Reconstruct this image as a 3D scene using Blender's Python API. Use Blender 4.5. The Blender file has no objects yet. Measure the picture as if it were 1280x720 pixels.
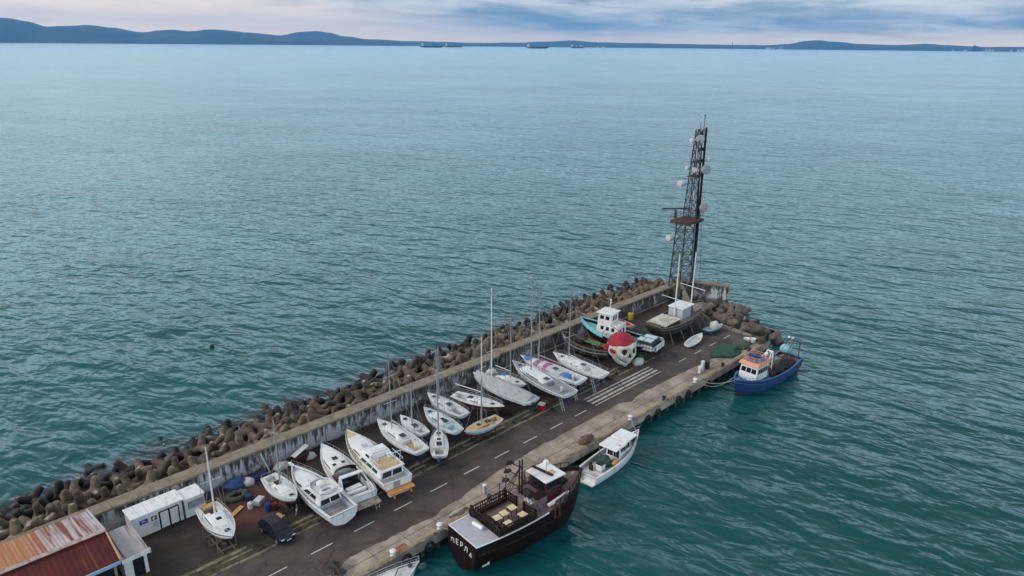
import bpy, bmesh, math, random
from mathutils import Vector, Matrix, noise as mnoise
R = math.radians
PI = math.pi
rnd = random.Random(7)
C = bpy.context.scene.collection
SC = bpy.context.scene

# ------------------------------------------------------------------ view helpers (world: X along the pier, Y inland, Z up, deck at 0)
F_PX, H = 900.0, 45.0
PITCH, ROLL, TH = math.atan(304/900.0), R(0.54), R(45.1)
CT, ST = math.cos(TH), math.sin(TH)
def to_pier(x, y):
    x -= 0.2; y -= 66.0
    return (x*CT+y*ST, -x*ST+y*CT)
def dir_pier(x, y, z):
    return Vector((x*CT+y*ST, -x*ST+y*CT, z))
CAM = Vector((*to_pier(0, 0), H))
def bearing(px, py):
    x, y = px-640, 360-py
    c, s = math.cos(ROLL), math.sin(ROLL)
    x, y = x*c-y*s, x*s+y*c
    return dir_pier(x, F_PX*math.cos(PITCH)+y*math.sin(PITCH), -F_PX*math.sin(PITCH)+y*math.cos(PITCH))

# ------------------------------------------------------------------ materials
def newmat(name):
    m = bpy.data.materials.new(name); m.use_nodes = True
    nt = m.node_tree; nt.nodes.clear()
    out = nt.nodes.new('ShaderNodeOutputMaterial')
    b = nt.nodes.new('ShaderNodeBsdfPrincipled')
    nt.links.new(b.outputs[0], out.inputs[0])
    return m, nt, b
def N(nt, t, **kw):
    n = nt.nodes.new(t)
    for k, v in kw.items(): setattr(n, k, v)
    return n
def noise(nt, vec, scale, detail=4, rough=.55, dist=0.0):
    n = N(nt, 'ShaderNodeTexNoise')
    n.inputs['Scale'].default_value = scale; n.inputs['Detail'].default_value = detail
    n.inputs['Roughness'].default_value = rough; n.inputs['Distortion'].default_value = dist
    if vec is not None: nt.links.new(vec, n.inputs['Vector'])
    return n.outputs[0]
def mapping(nt, vec, scale=(1, 1, 1), rot=(0, 0, 0), loc=(0, 0, 0)):
    n = N(nt, 'ShaderNodeMapping')
    n.inputs['Scale'].default_value = scale; n.inputs['Rotation'].default_value = rot; n.inputs['Location'].default_value = loc
    nt.links.new(vec, n.inputs['Vector'])
    return n.outputs[0]
def smooth(nt, val, a, b, lo=0.0, hi=1.0):
    n = N(nt, 'ShaderNodeMapRange', interpolation_type='SMOOTHSTEP')
    n.inputs['From Min'].default_value = a; n.inputs['From Max'].default_value = b
    n.inputs['To Min'].default_value = lo; n.inputs['To Max'].default_value = hi
    nt.links.new(val, n.inputs['Value'])
    return n.outputs[0]
def math_(nt, op, a, b=None):
    n = N(nt, 'ShaderNodeMath', operation=op)
    for i, v in enumerate((a, b)):
        if v is None: continue
        if isinstance(v, (int, float)): n.inputs[i].default_value = v
        else: nt.links.new(v, n.inputs[i])
    return n.outputs[0]
def mix(nt, fac, a, b):
    n = N(nt, 'ShaderNodeMix', data_type='RGBA')
    for sock, v in ((n.inputs[0], fac), (n.inputs[6], a), (n.inputs[7], b)):
        if isinstance(v, (int, float)): sock.default_value = v
        elif isinstance(v, tuple): sock.default_value = (*v[:3], 1)
        else: nt.links.new(v, sock)
    return n.outputs[2]
def coords(nt, kind='Object'):
    return N(nt, 'ShaderNodeTexCoord').outputs[kind]
def bump(nt, b, height, dist, strength=1.0):
    n = N(nt, 'ShaderNodeBump'); n.inputs['Distance'].default_value = dist; n.inputs['Strength'].default_value = strength
    nt.links.new(height, n.inputs['Height']); nt.links.new(n.outputs[0], b.inputs['Normal'])
def P(name, col, rough=.5, var=.18, scale=1.3, dirt=None, dcol=(.05, .04, .03), dscale=1.5, metal=0, bmp=0.0, bscale=8, streak=False, rand=0.0):
    """one everyday procedural surface: mottled colour, optional dirt or run-off streaks, optional fine bump"""
    m, nt, b = newmat(name)
    v = coords(nt)
    c = mix(nt, smooth(nt, noise(nt, v, scale, 5), .3, .7), tuple(x*(1-var) for x in col), tuple(min(.92, x*(1+var)) for x in col))
    if dirt:
        vv = mapping(nt, v, (1, 1, .12)) if streak else v
        c = mix(nt, smooth(nt, noise(nt, vv, dscale, 6, .65), .62-dirt*.3, .78-dirt*.15, 0, min(1, .45+dirt)), c, dcol)
    if rand:
        oi = N(nt, 'ShaderNodeObjectInfo')
        c2 = N(nt, 'ShaderNodeHueSaturation'); nt.links.new(c, c2.inputs['Color'])
        nt.links.new(smooth(nt, oi.outputs['Random'], 0, 1, 1-rand, 1+rand), c2.inputs['Value']); c = c2.outputs[0]
    nt.links.new(c, b.inputs['Base Color'])
    b.inputs['Roughness'].default_value = rough; b.inputs['Metallic'].default_value = metal
    if bmp: bump(nt, b, noise(nt, v, bscale, 5), bmp)
    return m

M = {}
M['gel'] = P('white_gelcoat', (.80, .81, .82), .32, .05, .8, .27, (.42, .40, .36), 1.4, streak=True)
M['gel2'] = P('weathered_gelcoat', (.66, .68, .70), .42, .08, .8, .4, (.34, .32, .28), 1.2, streak=True)
M['scum'] = P('waterline_scum', (.20, .18, .14), .8, .5, 1.6, .5, (.45, .43, .38), 2.5)
M['deck'] = P('pale_deck_paint', (.70, .71, .72), .6, .06, 2, .15, (.45, .43, .40), 2.2)
M['greydeck'] = P('grey_nonslip', (.30, .31, .34), .7, .12, 3, .2, (.18, .17, .16), 2)
M['lilac'] = P('cool_grey_deck', (.48, .48, .54), .6, .08, 2, .2, (.3, .29, .3), 2)
M['teak'] = P('teak', (.36, .24, .12), .65, .25, 4, .3, (.2, .14, .08), 3)
M['yellowdeck'] = P('cream_yellow_deck', (.72, .60, .28), .55, .1, 2, .2, (.5, .42, .25), 2)
M['orange'] = P('orange_paint', (.56, .25, .07), .5, .15, 3, .2, (.4, .2, .08))
M['salmon'] = P('salmon_orange_paint', (.72, .30, .15), .5, .1, 3)
M['aquadeck'] = P('pale_aqua_deck', (.47, .66, .69), .55, .07, 2, .15, (.4, .45, .45))
M['tan'] = P('tan_deck', (.56, .40, .20), .6, .12, 2.4, .2, (.4, .3, .2))
M['navy'] = P('navy_antifoul', (.018, .035, .11), .7, .3, 1.5, .3, (.08, .09, .11))
M['red_af'] = P('oxide_red_antifoul', (.16, .028, .022), .75, .25, 1.5, .3, (.08, .05, .05))
M['burg'] = P('burgundy_hull', (.09, .018, .022), .4, .2, 1.2, .2, (.1, .06, .06))
M['black_af'] = P('black_antifoul', (.018, .018, .02), .7, .3, 1.5, .35, (.07, .065, .06))
M['stripe_blue'] = P('blue_stripe', (.05, .12, .30), .4)
M['stripe_red'] = P('red_stripe', (.32, .02, .035), .4)
M['stripe_black'] = P('black_stripe', (.02, .02, .024), .4)
M['lightblue'] = P('light_blue_topside', (.30, .46, .62), .4, .08)
M['cyan'] = P('cyan_paint', (.22, .58, .64), .55, .1, 1.5, .25, (.25, .3, .28))
M['blue'] = P('workboat_blue', (.016, .052, .165), .45, .2, 1, .35, (.05, .06, .09), 1.3, streak=True)
M['bluedeck'] = P('blue_deck_paint', (.05, .17, .42), .6, .2, 1.5, .4, (.14, .13, .13), 2)
M['whitepaint'] = P('white_paint', (.74, .74, .73), .5, .06, 1, .35, (.36, .28, .2), 1.6, streak=True)
M['alu'] = P('aluminium', (.46, .48, .50), .35, .08, 2, metal=.7)
M['whitemast'] = P('white_spar', (.72, .72, .72), .4, .05)
M['darkmast'] = P('grey_spar', (.30, .305, .32), .45, .1)
M['steel'] = P('stainless', (.55, .56, .58), .3, .05, metal=.8)
M['wire'] = P('rigging_wire', (.22, .23, .25), .45, .05)
M['glass'] = P('dark_tinted_glass', (.012, .015, .018), .12, .1)
M['greenglass'] = P('green_tinted_glass', (.02, .075, .07), .12, .15)
M['rubber'] = P('black_rubber', (.018, .018, .019), .8, .3, 4, .2, (.06, .055, .05))
M['canvas'] = P('grey_canvas_cover', (.40, .41, .43), .85, .14, 1.2, .35, (.22, .21, .21), 1.1, bmp=.05, bscale=3)
M['bluecanvas'] = P('blue_canvas', (.04, .22, .58), .8, .15, 2)
M['pink'] = P('pink_canvas', (.40, .12, .28), .8, .3, 3, .25, (.65, .5, .6))
M['timber'] = P('grey_timber', (.16, .12, .09), .85, .3, 4, .4, (.05, .04, .03), 3)
M['newwood'] = P('raw_plank', (.55, .33, .13), .75, .2, 4)
M['darkwood'] = P('stained_dark_wood', (.032, .019, .016), .6, .35, 2.5, .3, (.09, .055, .045), 2)
M['darkhull'] = P('dark_brown_hull', (.0135, .0062, .0064), .6, .3, 1.6, .3, (.035, .024, .021), 1.5, streak=True)
M['tarhull'] = P('tarred_hull', (.022, .021, .021), .75, .4, 1.5, .5, (.11, .09, .075), 1.6, streak=True)
for k_ in ('darkhull', 'darkwood'): next(n for n in M[k_].node_tree.nodes if n.type == 'BSDF_PRINCIPLED').inputs['Specular IOR Level'].default_value = .15
M['plumdeck'] = P('plum_grey_deck', (.21, .145, .155), .7, .2, 1.5, .35, (.12, .09, .095), 1.6)
M['greyplank'] = P('bleached_planking', (.30, .26, .23), .85, .3, 2.4, .5, (.10, .085, .07), 2.2)
M['rust'] = P('rusty_steel', (.085, .036, .024), .85, .4, 3, .4, (.05, .03, .02), 3)
M['darksteel'] = P('dark_steel', (.05, .048, .047), .6, .3, 3, .4, (.12, .06, .035), 3, metal=.2)
M['galv'] = P('galvanised_steel', (.062, .050, .045), .5, .2, 2, .3, (.14, .075, .045), 2, metal=.3)
M['redpaint'] = P('red_paint', (.42, .02, .028), .5, .15, 2)
M['bandana'] = P('bandana_red', (.36, .012, .030), .75, .3, .9, .45, (.20, .03, .04), 1.1)
M['bone'] = P('bone_white', (.66, .62, .54), .7, .14, 1.0, .6, (.30, .27, .22), 1.1, streak=True, bmp=.06, bscale=2)
M['socket'] = P('socket_black', (.03, .03, .028), .8, .3, 3)
M['green'] = P('green_tarpaulin', (.03, .24, .06), .7, .2, 2)
M['greennet'] = P('green_net', (.03, .10, .075), .95, .4, 6, .4, (.08, .11, .09), 5, bmp=.2, bscale=9)
M['olive'] = P('olive_net', (.09, .12, .075), .95, .35, 6, bmp=.2, bscale=9)
M['bluetarp'] = P('blue_tarp', (.02, .07, .22), .6, .3, 3)
M['whitebag'] = P('white_sack', (.62, .62, .61), .8, .1, 2, .3, (.35, .33, .3), 2, bmp=.12, bscale=3)
M['yellow'] = P('yellow_plastic', (.66, .54, .03), .5, .1)
M['cream'] = P('cream_tabletop', (.72, .60, .36), .6, .08)
M['carpaint'] = P('dark_navy_car_paint', (.012, .016, .027), .22, .2, 1)
M['lamp_white'] = P('clear_lamp', (.6, .6, .62), .15, .05)
M['lamp_red'] = P('red_lamp', (.35, .01, .01), .2, .05)
M['plate'] = P('number_plate', (.7, .7, .68), .5, .05)
M['rope'] = P('pale_rope', (.42, .40, .36), .9, .2, 6)
M['buoyor'] = P('orange_buoy', (.62, .16, .06), .5, .2)
M['dish'] = P('dish_grey', (.36, .37, .40), .5, .12)
M['dishw'] = P('dish_white', (.56, .56, .57), .5, .06)
M['shipblack'] = P('ship_hull_black', (.02, .02, .025), .6)
M['shiprust'] = P('ship_hull_red', (.10, .03, .025), .6)
M['signblue'] = P('blue_sign', (.015, .05, .38), .4, .1)
M['signblack'] = P('black_sign', (.02, .02, .02), .4, .1)
M['concrete'] = P('precast_concrete', (.30, .27, .23), .88, .2, 1.2, .5, (.13, .11, .085), 1.1, bmp=.03, bscale=6)
M['pile'] = P('wet_pile', (.07, .06, .05), .8, .4, 2, .5, (.02, .025, .018), 1.5)
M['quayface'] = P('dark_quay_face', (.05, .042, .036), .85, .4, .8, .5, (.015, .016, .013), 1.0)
M['tetra'] = P('tan_grey_concrete', (.140, .105, .072), .9, .35, .9, .55, (.075, .058, .042), 1.2, bmp=.05, bscale=5, rand=.3)
M['tetradark'] = P('algae_dark_concrete', (.020, .015, .015), .7, .45, 1.2, .3, (.12, .09, .065), 1.3, bmp=.05, bscale=5, rand=.4)
M['endrock'] = P('grey_brown_concrete', (.15, .118, .094), .9, .32, .9, .5, (.05, .04, .034), 1.2, bmp=.05, bscale=5, rand=.35)
M['mound'] = P('dark_rubble', (.045, .036, .028), .95, .45, .9, bmp=.3, bscale=2)
M['moss'] = P('mossy_ground', (.075, .068, .035), .95, .45, 1.6, .55, (.03, .027, .022), 1.4, bmp=.05)
M['dropping'] = P('bird_lime', (.6, .59, .56), .9, .1)

def tetra_mat(name, base, lime):
    """bird lime whitens the tops of some blocks: a stain with its own patchy shape, on some blocks only"""
    m = M[base].copy(); m.name = name
    nt = m.node_tree; b = next(n for n in nt.nodes if n.type == 'BSDF_PRINCIPLED')
    src = b.inputs['Base Color'].links[0].from_socket
    g = N(nt, 'ShaderNodeNewGeometry'); sx = N(nt, 'ShaderNodeSeparateXYZ'); nt.links.new(g.outputs['Normal'], sx.inputs[0])
    oi = N(nt, 'ShaderNodeObjectInfo')
    w = noise(nt, mapping(nt, g.outputs['Position'], (1, 1, 1)), .9, 4)
    f = math_(nt, 'MULTIPLY', smooth(nt, sx.outputs[2], .75, .97), smooth(nt, w, .5, .62))
    f = math_(nt, 'MULTIPLY', f, smooth(nt, oi.outputs['Random'], 1-lime, 1-lime+.1))
    f = math_(nt, 'MULTIPLY', f, .7)
    c = mix(nt, f, src, (.55, .53, .49)); nt.links.new(c, b.inputs['Base Color'])
    return m
M['tetra'] = tetra_mat('tan_grey_concrete_limed', 'tetra', .55)
M['tetradark_limed'] = tetra_mat('dark_concrete_limed', 'tetradark', .3)

def asphalt_mat(name, a, bcol, crack=.25, red=False):
    m, nt, b = newmat(name)
    v = coords(nt)
    c = mix(nt, smooth(nt, noise(nt, v, .22, 6, .68), .38, .62), a, bcol)
    c = mix(nt, smooth(nt, noise(nt, mapping(nt, v, loc=(21, 7, 0)), .55, 6, .7), .60, .70, 0, .6), c, tuple(x*.5 for x in a))
    c = mix(nt, smooth(nt, noise(nt, mapping(nt, v, loc=(2, 37, 0)), .9, 6, .75), .60, .74, 0, .5), c, tuple(x*1.45 for x in bcol))
    c = mix(nt, smooth(nt, noise(nt, mapping(nt, v, (.25, 1.6, 1)), .7, 5, .65), .5, .75, 0, .5), c, tuple(x*.6 for x in a))   # tyre and oil darkening along the traffic
    c = mix(nt, smooth(nt, noise(nt, v, 7, 4, .7), .35, .7, 0, .25), c, tuple(x*1.6 for x in bcol))
    d = N(nt, 'ShaderNodeTexVoronoi', feature='DISTANCE_TO_EDGE'); d.inputs['Scale'].default_value = crack
    wn = N(nt, 'ShaderNodeTexNoise'); wn.inputs['Scale'].default_value = .8; nt.links.new(v, wn.inputs['Vector'])
    va = N(nt, 'ShaderNodeVectorMath', operation='MULTIPLY_ADD'); nt.links.new(wn.outputs['Color'], va.inputs[0]); va.inputs[1].default_value = (1.6, 1.6, 0); nt.links.new(v, va.inputs[2])
    nt.links.new(va.outputs[0], d.inputs['Vector'])
    c = mix(nt, smooth(nt, d.outputs['Distance'], .004, .02, .55, 0), c, (.016, .014, .013))
    if red:
        s = N(nt, 'ShaderNodeSeparateXYZ'); nt.links.new(v, s.inputs[0])
        # rust-red soil around the first yard bays, moss in the joints
        dx = math_(nt, 'DIVIDE', math_(nt, 'SUBTRACT', s.outputs[0], -21.6), 3.6)
        dy = math_(nt, 'DIVIDE', math_(nt, 'SUBTRACT', s.outputs[1], 16.6), 4.6)
        rr = math_(nt, 'ADD', math_(nt, 'MULTIPLY', dx, dx), math_(nt, 'MULTIPLY', dy, dy))
        rr = math_(nt, 'ADD', rr, math_(nt, 'MULTIPLY', noise(nt, v, .55, 5), 1.4))
        c = mix(nt, smooth(nt, rr, 1.75, 1.1, 0, .85), c, (.115, .040, .024))
        c = mix(nt, smooth(nt, noise(nt, v, .5, 6, .7), .6, .74, 0, .55), c, (.055, .05, .026))
        c = mix(nt, smooth(nt, noise(nt, mapping(nt, v, loc=(9, 3, 0)), .35, 5, .65), .58, .72, 0, .5), c, (.10, .088, .075))
    nt.links.new(c, b.inputs['Base Color'])
    nt.links.new(smooth(nt, noise(nt, v, .3, 4), .4, .7, .9, .55), b.inputs['Roughness'])
    bump(nt, b, noise(nt, v, 9, 4), .02)
    return m
M['road'] = asphalt_mat('worn_asphalt', (.050, .038, .035), (.094, .073, .067), .22)
M['yard'] = asphalt_mat('dark_yard_surface', (.028, .021, .019), (.052, .038, .032), .16, red=True)

def apron_mat():
    m, nt, b = newmat('patched_quay_concrete')
    v = coords(nt)
    c = mix(nt, smooth(nt, noise(nt, v, .35, 6, .65), .35, .66), (.23, .195, .16), (.45, .39, .32))
    c = mix(nt, smooth(nt, noise(nt, mapping(nt, v, (.4, 1.5, 1)), .8, 6, .7), .54, .70, 0, .75), c, (.095, .078, .068))
    c = mix(nt, smooth(nt, noise(nt, mapping(nt, v, loc=(5, 1, 0)), .5, 5), .62, .7, 0, .5), c, (.17, .10, .07))
    s = N(nt, 'ShaderNodeSeparateXYZ'); nt.links.new(v, s.inputs[0])
    j = math_(nt, 'ABSOLUTE', math_(nt, 'SUBTRACT', math_(nt, 'FRACT', math_(nt, 'DIVIDE', s.outputs[0], 3.7)), .5))
    c = mix(nt, smooth(nt, j, .012, .004, 0, .7), c, (.05, .042, .036))
    j2 = math_(nt, 'ABSOLUTE', math_(nt, 'SUBTRACT', s.outputs[1], 1.55))
    c = mix(nt, smooth(nt, j2, .07, .03, 0, .75), c, (.05, .044, .036))
    nt.links.new(c, b.inputs['Base Color']); b.inputs['Roughness'].default_value = .9
    bump(nt, b, noise(nt, v, 5, 5), .04)
    return m
M['apron'] = apron_mat()

def wall_mat():
    """flaking whitewash over dark weathered concrete, black runs from the coping"""
    m, nt, b = newmat('flaking_whitewash')
    v = coords(nt)
    s = N(nt, 'ShaderNodeSeparateXYZ'); nt.links.new(v, s.inputs[0])
    base = mix(nt, smooth(nt, noise(nt, v, .6, 5), .35, .65), (.06, .053, .048), (.15, .135, .125))
    paint = mix(nt, noise(nt, v, 2, 5), (.42, .43, .47), (.62, .62, .66))
    pm = math_(nt, 'ADD', noise(nt, mapping(nt, v, (.6, .6, .35)), 1.6, 6, .7), math_(nt, 'MULTIPLY', noise(nt, v, .12, 2), .55))
    # more paint survives towards the root of the pier
    pm = math_(nt, 'ADD', pm, smooth(nt, s.outputs[0], -25, 45, .045, -.14))
    c = mix(nt, smooth(nt, pm, .68, .80), base, paint)
    runs = noise(nt, mapping(nt, v, (1.7, 1.7, .10)), 1.2, 5, .7)
    top = smooth(nt, s.outputs[2], .2, 2.4, .0, .18)
    c = mix(nt, smooth(nt, math_(nt, 'ADD', runs, top), .58, .70, 0, .92), c, (.028, .025, .023))
    c = mix(nt, smooth(nt, math_(nt, 'ADD', s.outputs[2], math_(nt, 'MULTIPLY', noise(nt, v, 1, 4), .9)), .85, .35, 0, .8), c, (.05, .045, .032))
    jx = math_(nt, 'ABSOLUTE', math_(nt, 'SUBTRACT', math_(nt, 'FRACT', math_(nt, 'DIVIDE', s.outputs[0], 6.1)), .5))
    c = mix(nt, smooth(nt, jx, .010, .004, 0, .9), c, (.018, .016, .015))
    nt.links.new(c, b.inputs['Base Color']); b.inputs['Roughness'].default_value = .9
    bump(nt, b, noise(nt, v, 4, 5), .05)
    return m
M['wall'] = wall_mat()
M['coping'] = P('coping_concrete', (.25, .205, .15), .9, .2, .8, .4, (.13, .10, .06), .9, bmp=.03)
M['kerb'] = P('broken_kerb_concrete', (.25, .215, .165), .9, .3, 1.1, .55, (.06, .055, .035), .9, bmp=.04)

def worn_line(name, col, wear, under):
    m, nt, b = newmat(name)
    v = coords(nt)
    c = mix(nt, smooth(nt, noise(nt, v, 1.6, 7, .75), .62-wear*.3, .70-wear*.25), tuple(x for x in col), under)
    nt.links.new(c, b.inputs['Base Color']); b.inputs['Roughness'].default_value = .8
    return m
M['line_white'] = worn_line('worn_white_line', (.62, .61, .60), .12, (.16, .14, .135))
M['zebra'] = worn_line('worn_white_bars', (.56, .53, .49), .35, (.13, .112, .105))
M['line_yellow'] = worn_line('worn_yellow_line', (.50, .37, .10), .5, (.26, .21, .16))

def roof_mat(name, base, alt, rust, amount, period=.0):
    m, nt, b = newmat(name)
    v = coords(nt)
    vv = mapping(nt, v, (3.2, .10, .3))
    c = mix(nt, smooth(nt, noise(nt, v, .6, 4), .35, .65), base, alt)
    c = mix(nt, smooth(nt, noise(nt, vv, 1.0, 5, .65), .62-amount*.35, .70-amount*.25), c, rust)
    if period:
        s = N(nt, 'ShaderNodeSeparateXYZ'); nt.links.new(v, s.inputs[0])
        j = math_(nt, 'ABSOLUTE', math_(nt, 'SUBTRACT', math_(nt, 'FRACT', math_(nt, 'DIVIDE', s.outputs[0], period)), .5))
        c = mix(nt, smooth(nt, j, .035, .012, 0, .7), c, (.30, .14, .09))
        c = mix(nt, smooth(nt, s.outputs[0], -3.2, -5.5, 0, .85), c, (.42, .17, .06))
    nt.links.new(c, b.inputs['Base Color']); b.inputs['Roughness'].default_value = .8
    return m
M['roof_back'] = roof_mat('streaked_white_red_roof', (.48, .45, .46), (.40, .36, .36), (.20, .045, .035), .42, 1.15)
M['roof_red'] = roof_mat('oxide_red_roof', (.115, .014, .012), (.075, .010, .010), (.24, .075, .03), .06)
M['roof_annex'] = roof_mat('white_rust_striped_roof', (.50, .48, .49), (.42, .40, .41), (.19, .05, .035), .22)

def sea_mat():
    m, nt, b = newmat('sea_water')
    v = coords(nt)
    def crest(ang, stretch):
        m_ = N(nt, 'ShaderNodeMapping', vector_type='TEXTURE'); m_.inputs['Rotation'].default_value = (0, 0, R(ang)); m_.inputs['Scale'].default_value = (stretch, 1, 1)
        nt.links.new(v, m_.inputs['Vector']); return m_.outputs[0]
    w0, w1, w2, w3 = crest(-72, 2.2), crest(-84, 2.3), crest(-68, 1.9), crest(-98, 1.5)
    h = math_(nt, 'MULTIPLY', noise(nt, w0, .085, 2, .5, .6), 2.6)
    h = math_(nt, 'ADD', h, math_(nt, 'MULTIPLY', noise(nt, w1, .22, 3, .5, .6), 2.5))
    h = math_(nt, 'ADD', h, math_(nt, 'MULTIPLY', noise(nt, w2, .42, 2, .5, .5), 1.75))
    h = math_(nt, 'ADD', h, math_(nt, 'MULTIPLY', noise(nt, w3, 1.1, 3, .5, .3), .26))
    gust = math_(nt, 'ADD', smooth(nt, noise(nt, crest(-50, 2.2), .009, 4, .6, .8), .34, .66, .6, 1.0), smooth(nt, noise(nt, crest(-75, 3), .035, 3, .6, .5), .35, .65, 0, .22))
    h = math_(nt, 'MULTIPLY', h, gust)
    n = N(nt, 'ShaderNodeBump'); n.inputs['Distance'].default_value = .40; n.inputs['Strength'].default_value = 1
    nt.links.new(h, n.inputs['Height']); nt.links.new(n.outputs[0], b.inputs['Normal'])
    patch = smooth(nt, noise(nt, crest(-60, 2.5), .014, 4, .6), .3, .7)
    c = mix(nt, patch, (.005, .081, .087), (.009, .106, .113))
    # green shallows on the sheltered side of the quay, murky rubble seen through the water along the armour
    s = N(nt, 'ShaderNodeSeparateXYZ'); nt.links.new(v, s.inputs[0])
    c = mix(nt, smooth(nt, s.outputs[1], 12, -30, 0, .75), c, (.004, .070, .064))
    wob = math_(nt, 'ADD', s.outputs[1], math_(nt, 'MULTIPLY', noise(nt, v, .12, 4), 7))
    near = math_(nt, 'MULTIPLY', smooth(nt, wob, 44.5, 40.5, 0, .8), math_(nt, 'MULTIPLY', smooth(nt, s.outputs[1], 20, 24), smooth(nt, s.outputs[0], 80, 72)))
    c = mix(nt, near, c, (.036, .042, .050))
    fo = math_(nt, 'MULTIPLY', smooth(nt, noise(nt, crest(-70, 2.0), .55, 6, .72), .69, .75), smooth(nt, noise(nt, v, .035, 2), .54, .66))
    c = mix(nt, math_(nt, 'MULTIPLY', fo, .4), c, (.5, .55, .56))
    wash = math_(nt, 'MULTIPLY', smooth(nt, noise(nt, v, .9, 6, .7), .60, .68), math_(nt, 'MULTIPLY', smooth(nt, wob, 42.6, 40.8), smooth(nt, s.outputs[1], 22, 26)))
    c = mix(nt, math_(nt, 'MULTIPLY', wash, math_(nt, 'MULTIPLY', smooth(nt, s.outputs[0], 79, 75), .55)), c, (.55, .58, .58))
    nt.links.new(c, b.inputs['Base Color'])
    b.inputs['Roughness'].default_value = .19; b.inputs['IOR'].default_value = 1.333
    return m
M['sea'] = sea_mat()
M['hill'] = P('wooded_hill', (.040, .048, .030), .95, .6, .0012)
M['shore'] = P('far_coast', (.035, .042, .04), .95, .25, .0012)
M['town'] = P('far_town', (.55, .53, .52), .9, .15, .002)

# ------------------------------------------------------------------ mesh helpers
class MB:
    def __init__(s): s.v = []; s.f = []; s.m = []
    def add(s, vs, fs, m=0):
        o = len(s.v); s.v += [tuple(p) for p in vs]
        for f in fs: s.f.append([i+o for i in f]); s.m.append(m)
        return s
    def box(s, c, d, rz=0, m=0, rx=0, ry=0):
        mt = Matrix.Translation(c) @ Matrix.Rotation(rz, 4, 'Z') @ Matrix.Rotation(ry, 4, 'Y') @ Matrix.Rotation(rx, 4, 'X')
        x, y, z = d[0]/2, d[1]/2, d[2]/2
        vs = [mt @ Vector(p) for p in ((-x,-y,-z),(x,-y,-z),(x,y,-z),(-x,y,-z),(-x,-y,z),(x,-y,z),(x,y,z),(-x,y,z))]
        return s.add(vs, [(0,3,2,1),(4,5,6,7),(0,1,5,4),(1,2,6,5),(2,3,7,6),(3,0,4,7)], m)
    def hexa(s, b4, t4, m=0):
        return s.add(list(b4)+list(t4), [(0,3,2,1),(4,5,6,7),(0,1,5,4),(1,2,6,5),(2,3,7,6),(3,0,4,7)], m)
    def tube(s, a, b, r0, r1=None, n=6, m=0, cap=True):
        a, b = Vector(a), Vector(b); r1 = r0 if r1 is None else r1
        d = (b-a)
        if d.length < 1e-6: return s
        d.normalize(); u = d.orthogonal().normalized(); w = d.cross(u)
        vs = []
        for p, r in ((a, r0), (b, r1)):
            for i in range(n):
                an = 2*PI*i/n; vs.append(p+u*math.cos(an)*r+w*math.sin(an)*r)
        fs = [(i, (i+1) % n, n+(i+1) % n, n+i) for i in range(n)]
        if cap: fs += [tuple(range(n-1, -1, -1)), tuple(range(n, 2*n))]
        return s.add(vs, fs, m)
    def path(s, pts, r, n=5, m=0):
        for a, b in zip(pts, pts[1:]): s.tube(a, b, r, n=n, m=m)
        return s
    def loft(s, secs, closed=False, cap0=False, cap1=False, m=0, rowm=None):
        k = len(secs[0]); vs = [p for q in secs for p in q]; o = len(s.v)
        s.v += [tuple(p) for p in vs]
        for i in range(len(secs)-1):
            for j in range(k if closed else k-1):
                a, b = i*k+j, i*k+(j+1) % k
                s.f.append([o+a, o+b, o+b+k, o+a+k]); s.m.append(rowm[j] if rowm else m)
        if cap0: s.f.append([o+j for j in range(k)][::-1]); s.m.append(m)
        if cap1: s.f.append([o+(len(secs)-1)*k+j for j in range(k)]); s.m.append(m)
        return s
    def ball(s, c, r, nu=12, nv=8, m=0, rz=0, jit=0, seed=0):
        c = Vector(c); r = (r, r, r) if isinstance(r, (int, float)) else r
        rows = []
        for i in range(nv+1):
            ph = -PI/2+PI*i/nv; row = []
            for j in range(nu):
                th = 2*PI*j/nu
                p = Vector((math.cos(ph)*math.cos(th), math.cos(ph)*math.sin(th), math.sin(ph)))
                k = 1+jit*mnoise.noise(p*1.7+Vector((seed*3.1, seed, 0)))
                q = Vector((p.x*r[0]*k, p.y*r[1]*k, p.z*r[2]*k)); q.rotate(Matrix.Rotation(rz, 3, 'Z'))
                row.append(c+q)
            rows.append(row)
        return s.loft(rows, closed=True, m=m)
    def lathe(s, prof, n=14, c=(0, 0, 0), axis='Z', m=0):
        rows = []
        for r, h in prof:
            row = []
            for j in range(n):
                a = 2*PI*j/n; p = (r*math.cos(a), r*math.sin(a), h)
                if axis == 'X': p = (h, p[0], p[1])
                if axis == 'Y': p = (p[1], h, p[0])
                row.append((c[0]+p[0], c[1]+p[1], c[2]+p[2]))
            rows.append(row)
        return s.loft(rows, closed=True, cap0=True, cap1=True, m=m)
    def torus(s, c, R0, r, n=18, k=8, sx=1, sy=1, m=0, axis='Z', jit=0):
        secs = []
        for i in range(n):
            a = 2*PI*i/n; row = []
            rr = r*(1+jit*math.sin(i*2.7))
            for j in range(k):
                q = 2*PI*j/k; d = R0+rr*math.cos(q); p = (d*math.cos(a)*sx, d*math.sin(a)*sy, rr*math.sin(q))
                if axis == 'Y': p = (p[0], p[2], p[1])
                if axis == 'X': p = (p[2], p[0], p[1])
                row.append((c[0]+p[0], c[1]+p[1], c[2]+p[2]))
            secs.append(row)
        secs.append(secs[0])
        return s.loft(secs, closed=True, m=m)
    def prism(s, poly, z0, z1, m=0):
        n = len(poly); vs = [(x, y, z0) for x, y in poly]+[(x, y, z1) for x, y in poly]
        return s.add(vs, [tuple(range(n))[::-1], tuple(range(n, 2*n))]+[(i, (i+1) % n, n+(i+1) % n, n+i) for i in range(n)], m)
    def sheet(s, poly, z, m=0):
        return s.add([(x, y, z) for x, y in poly], [tuple(range(len(poly)))], m)
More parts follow.
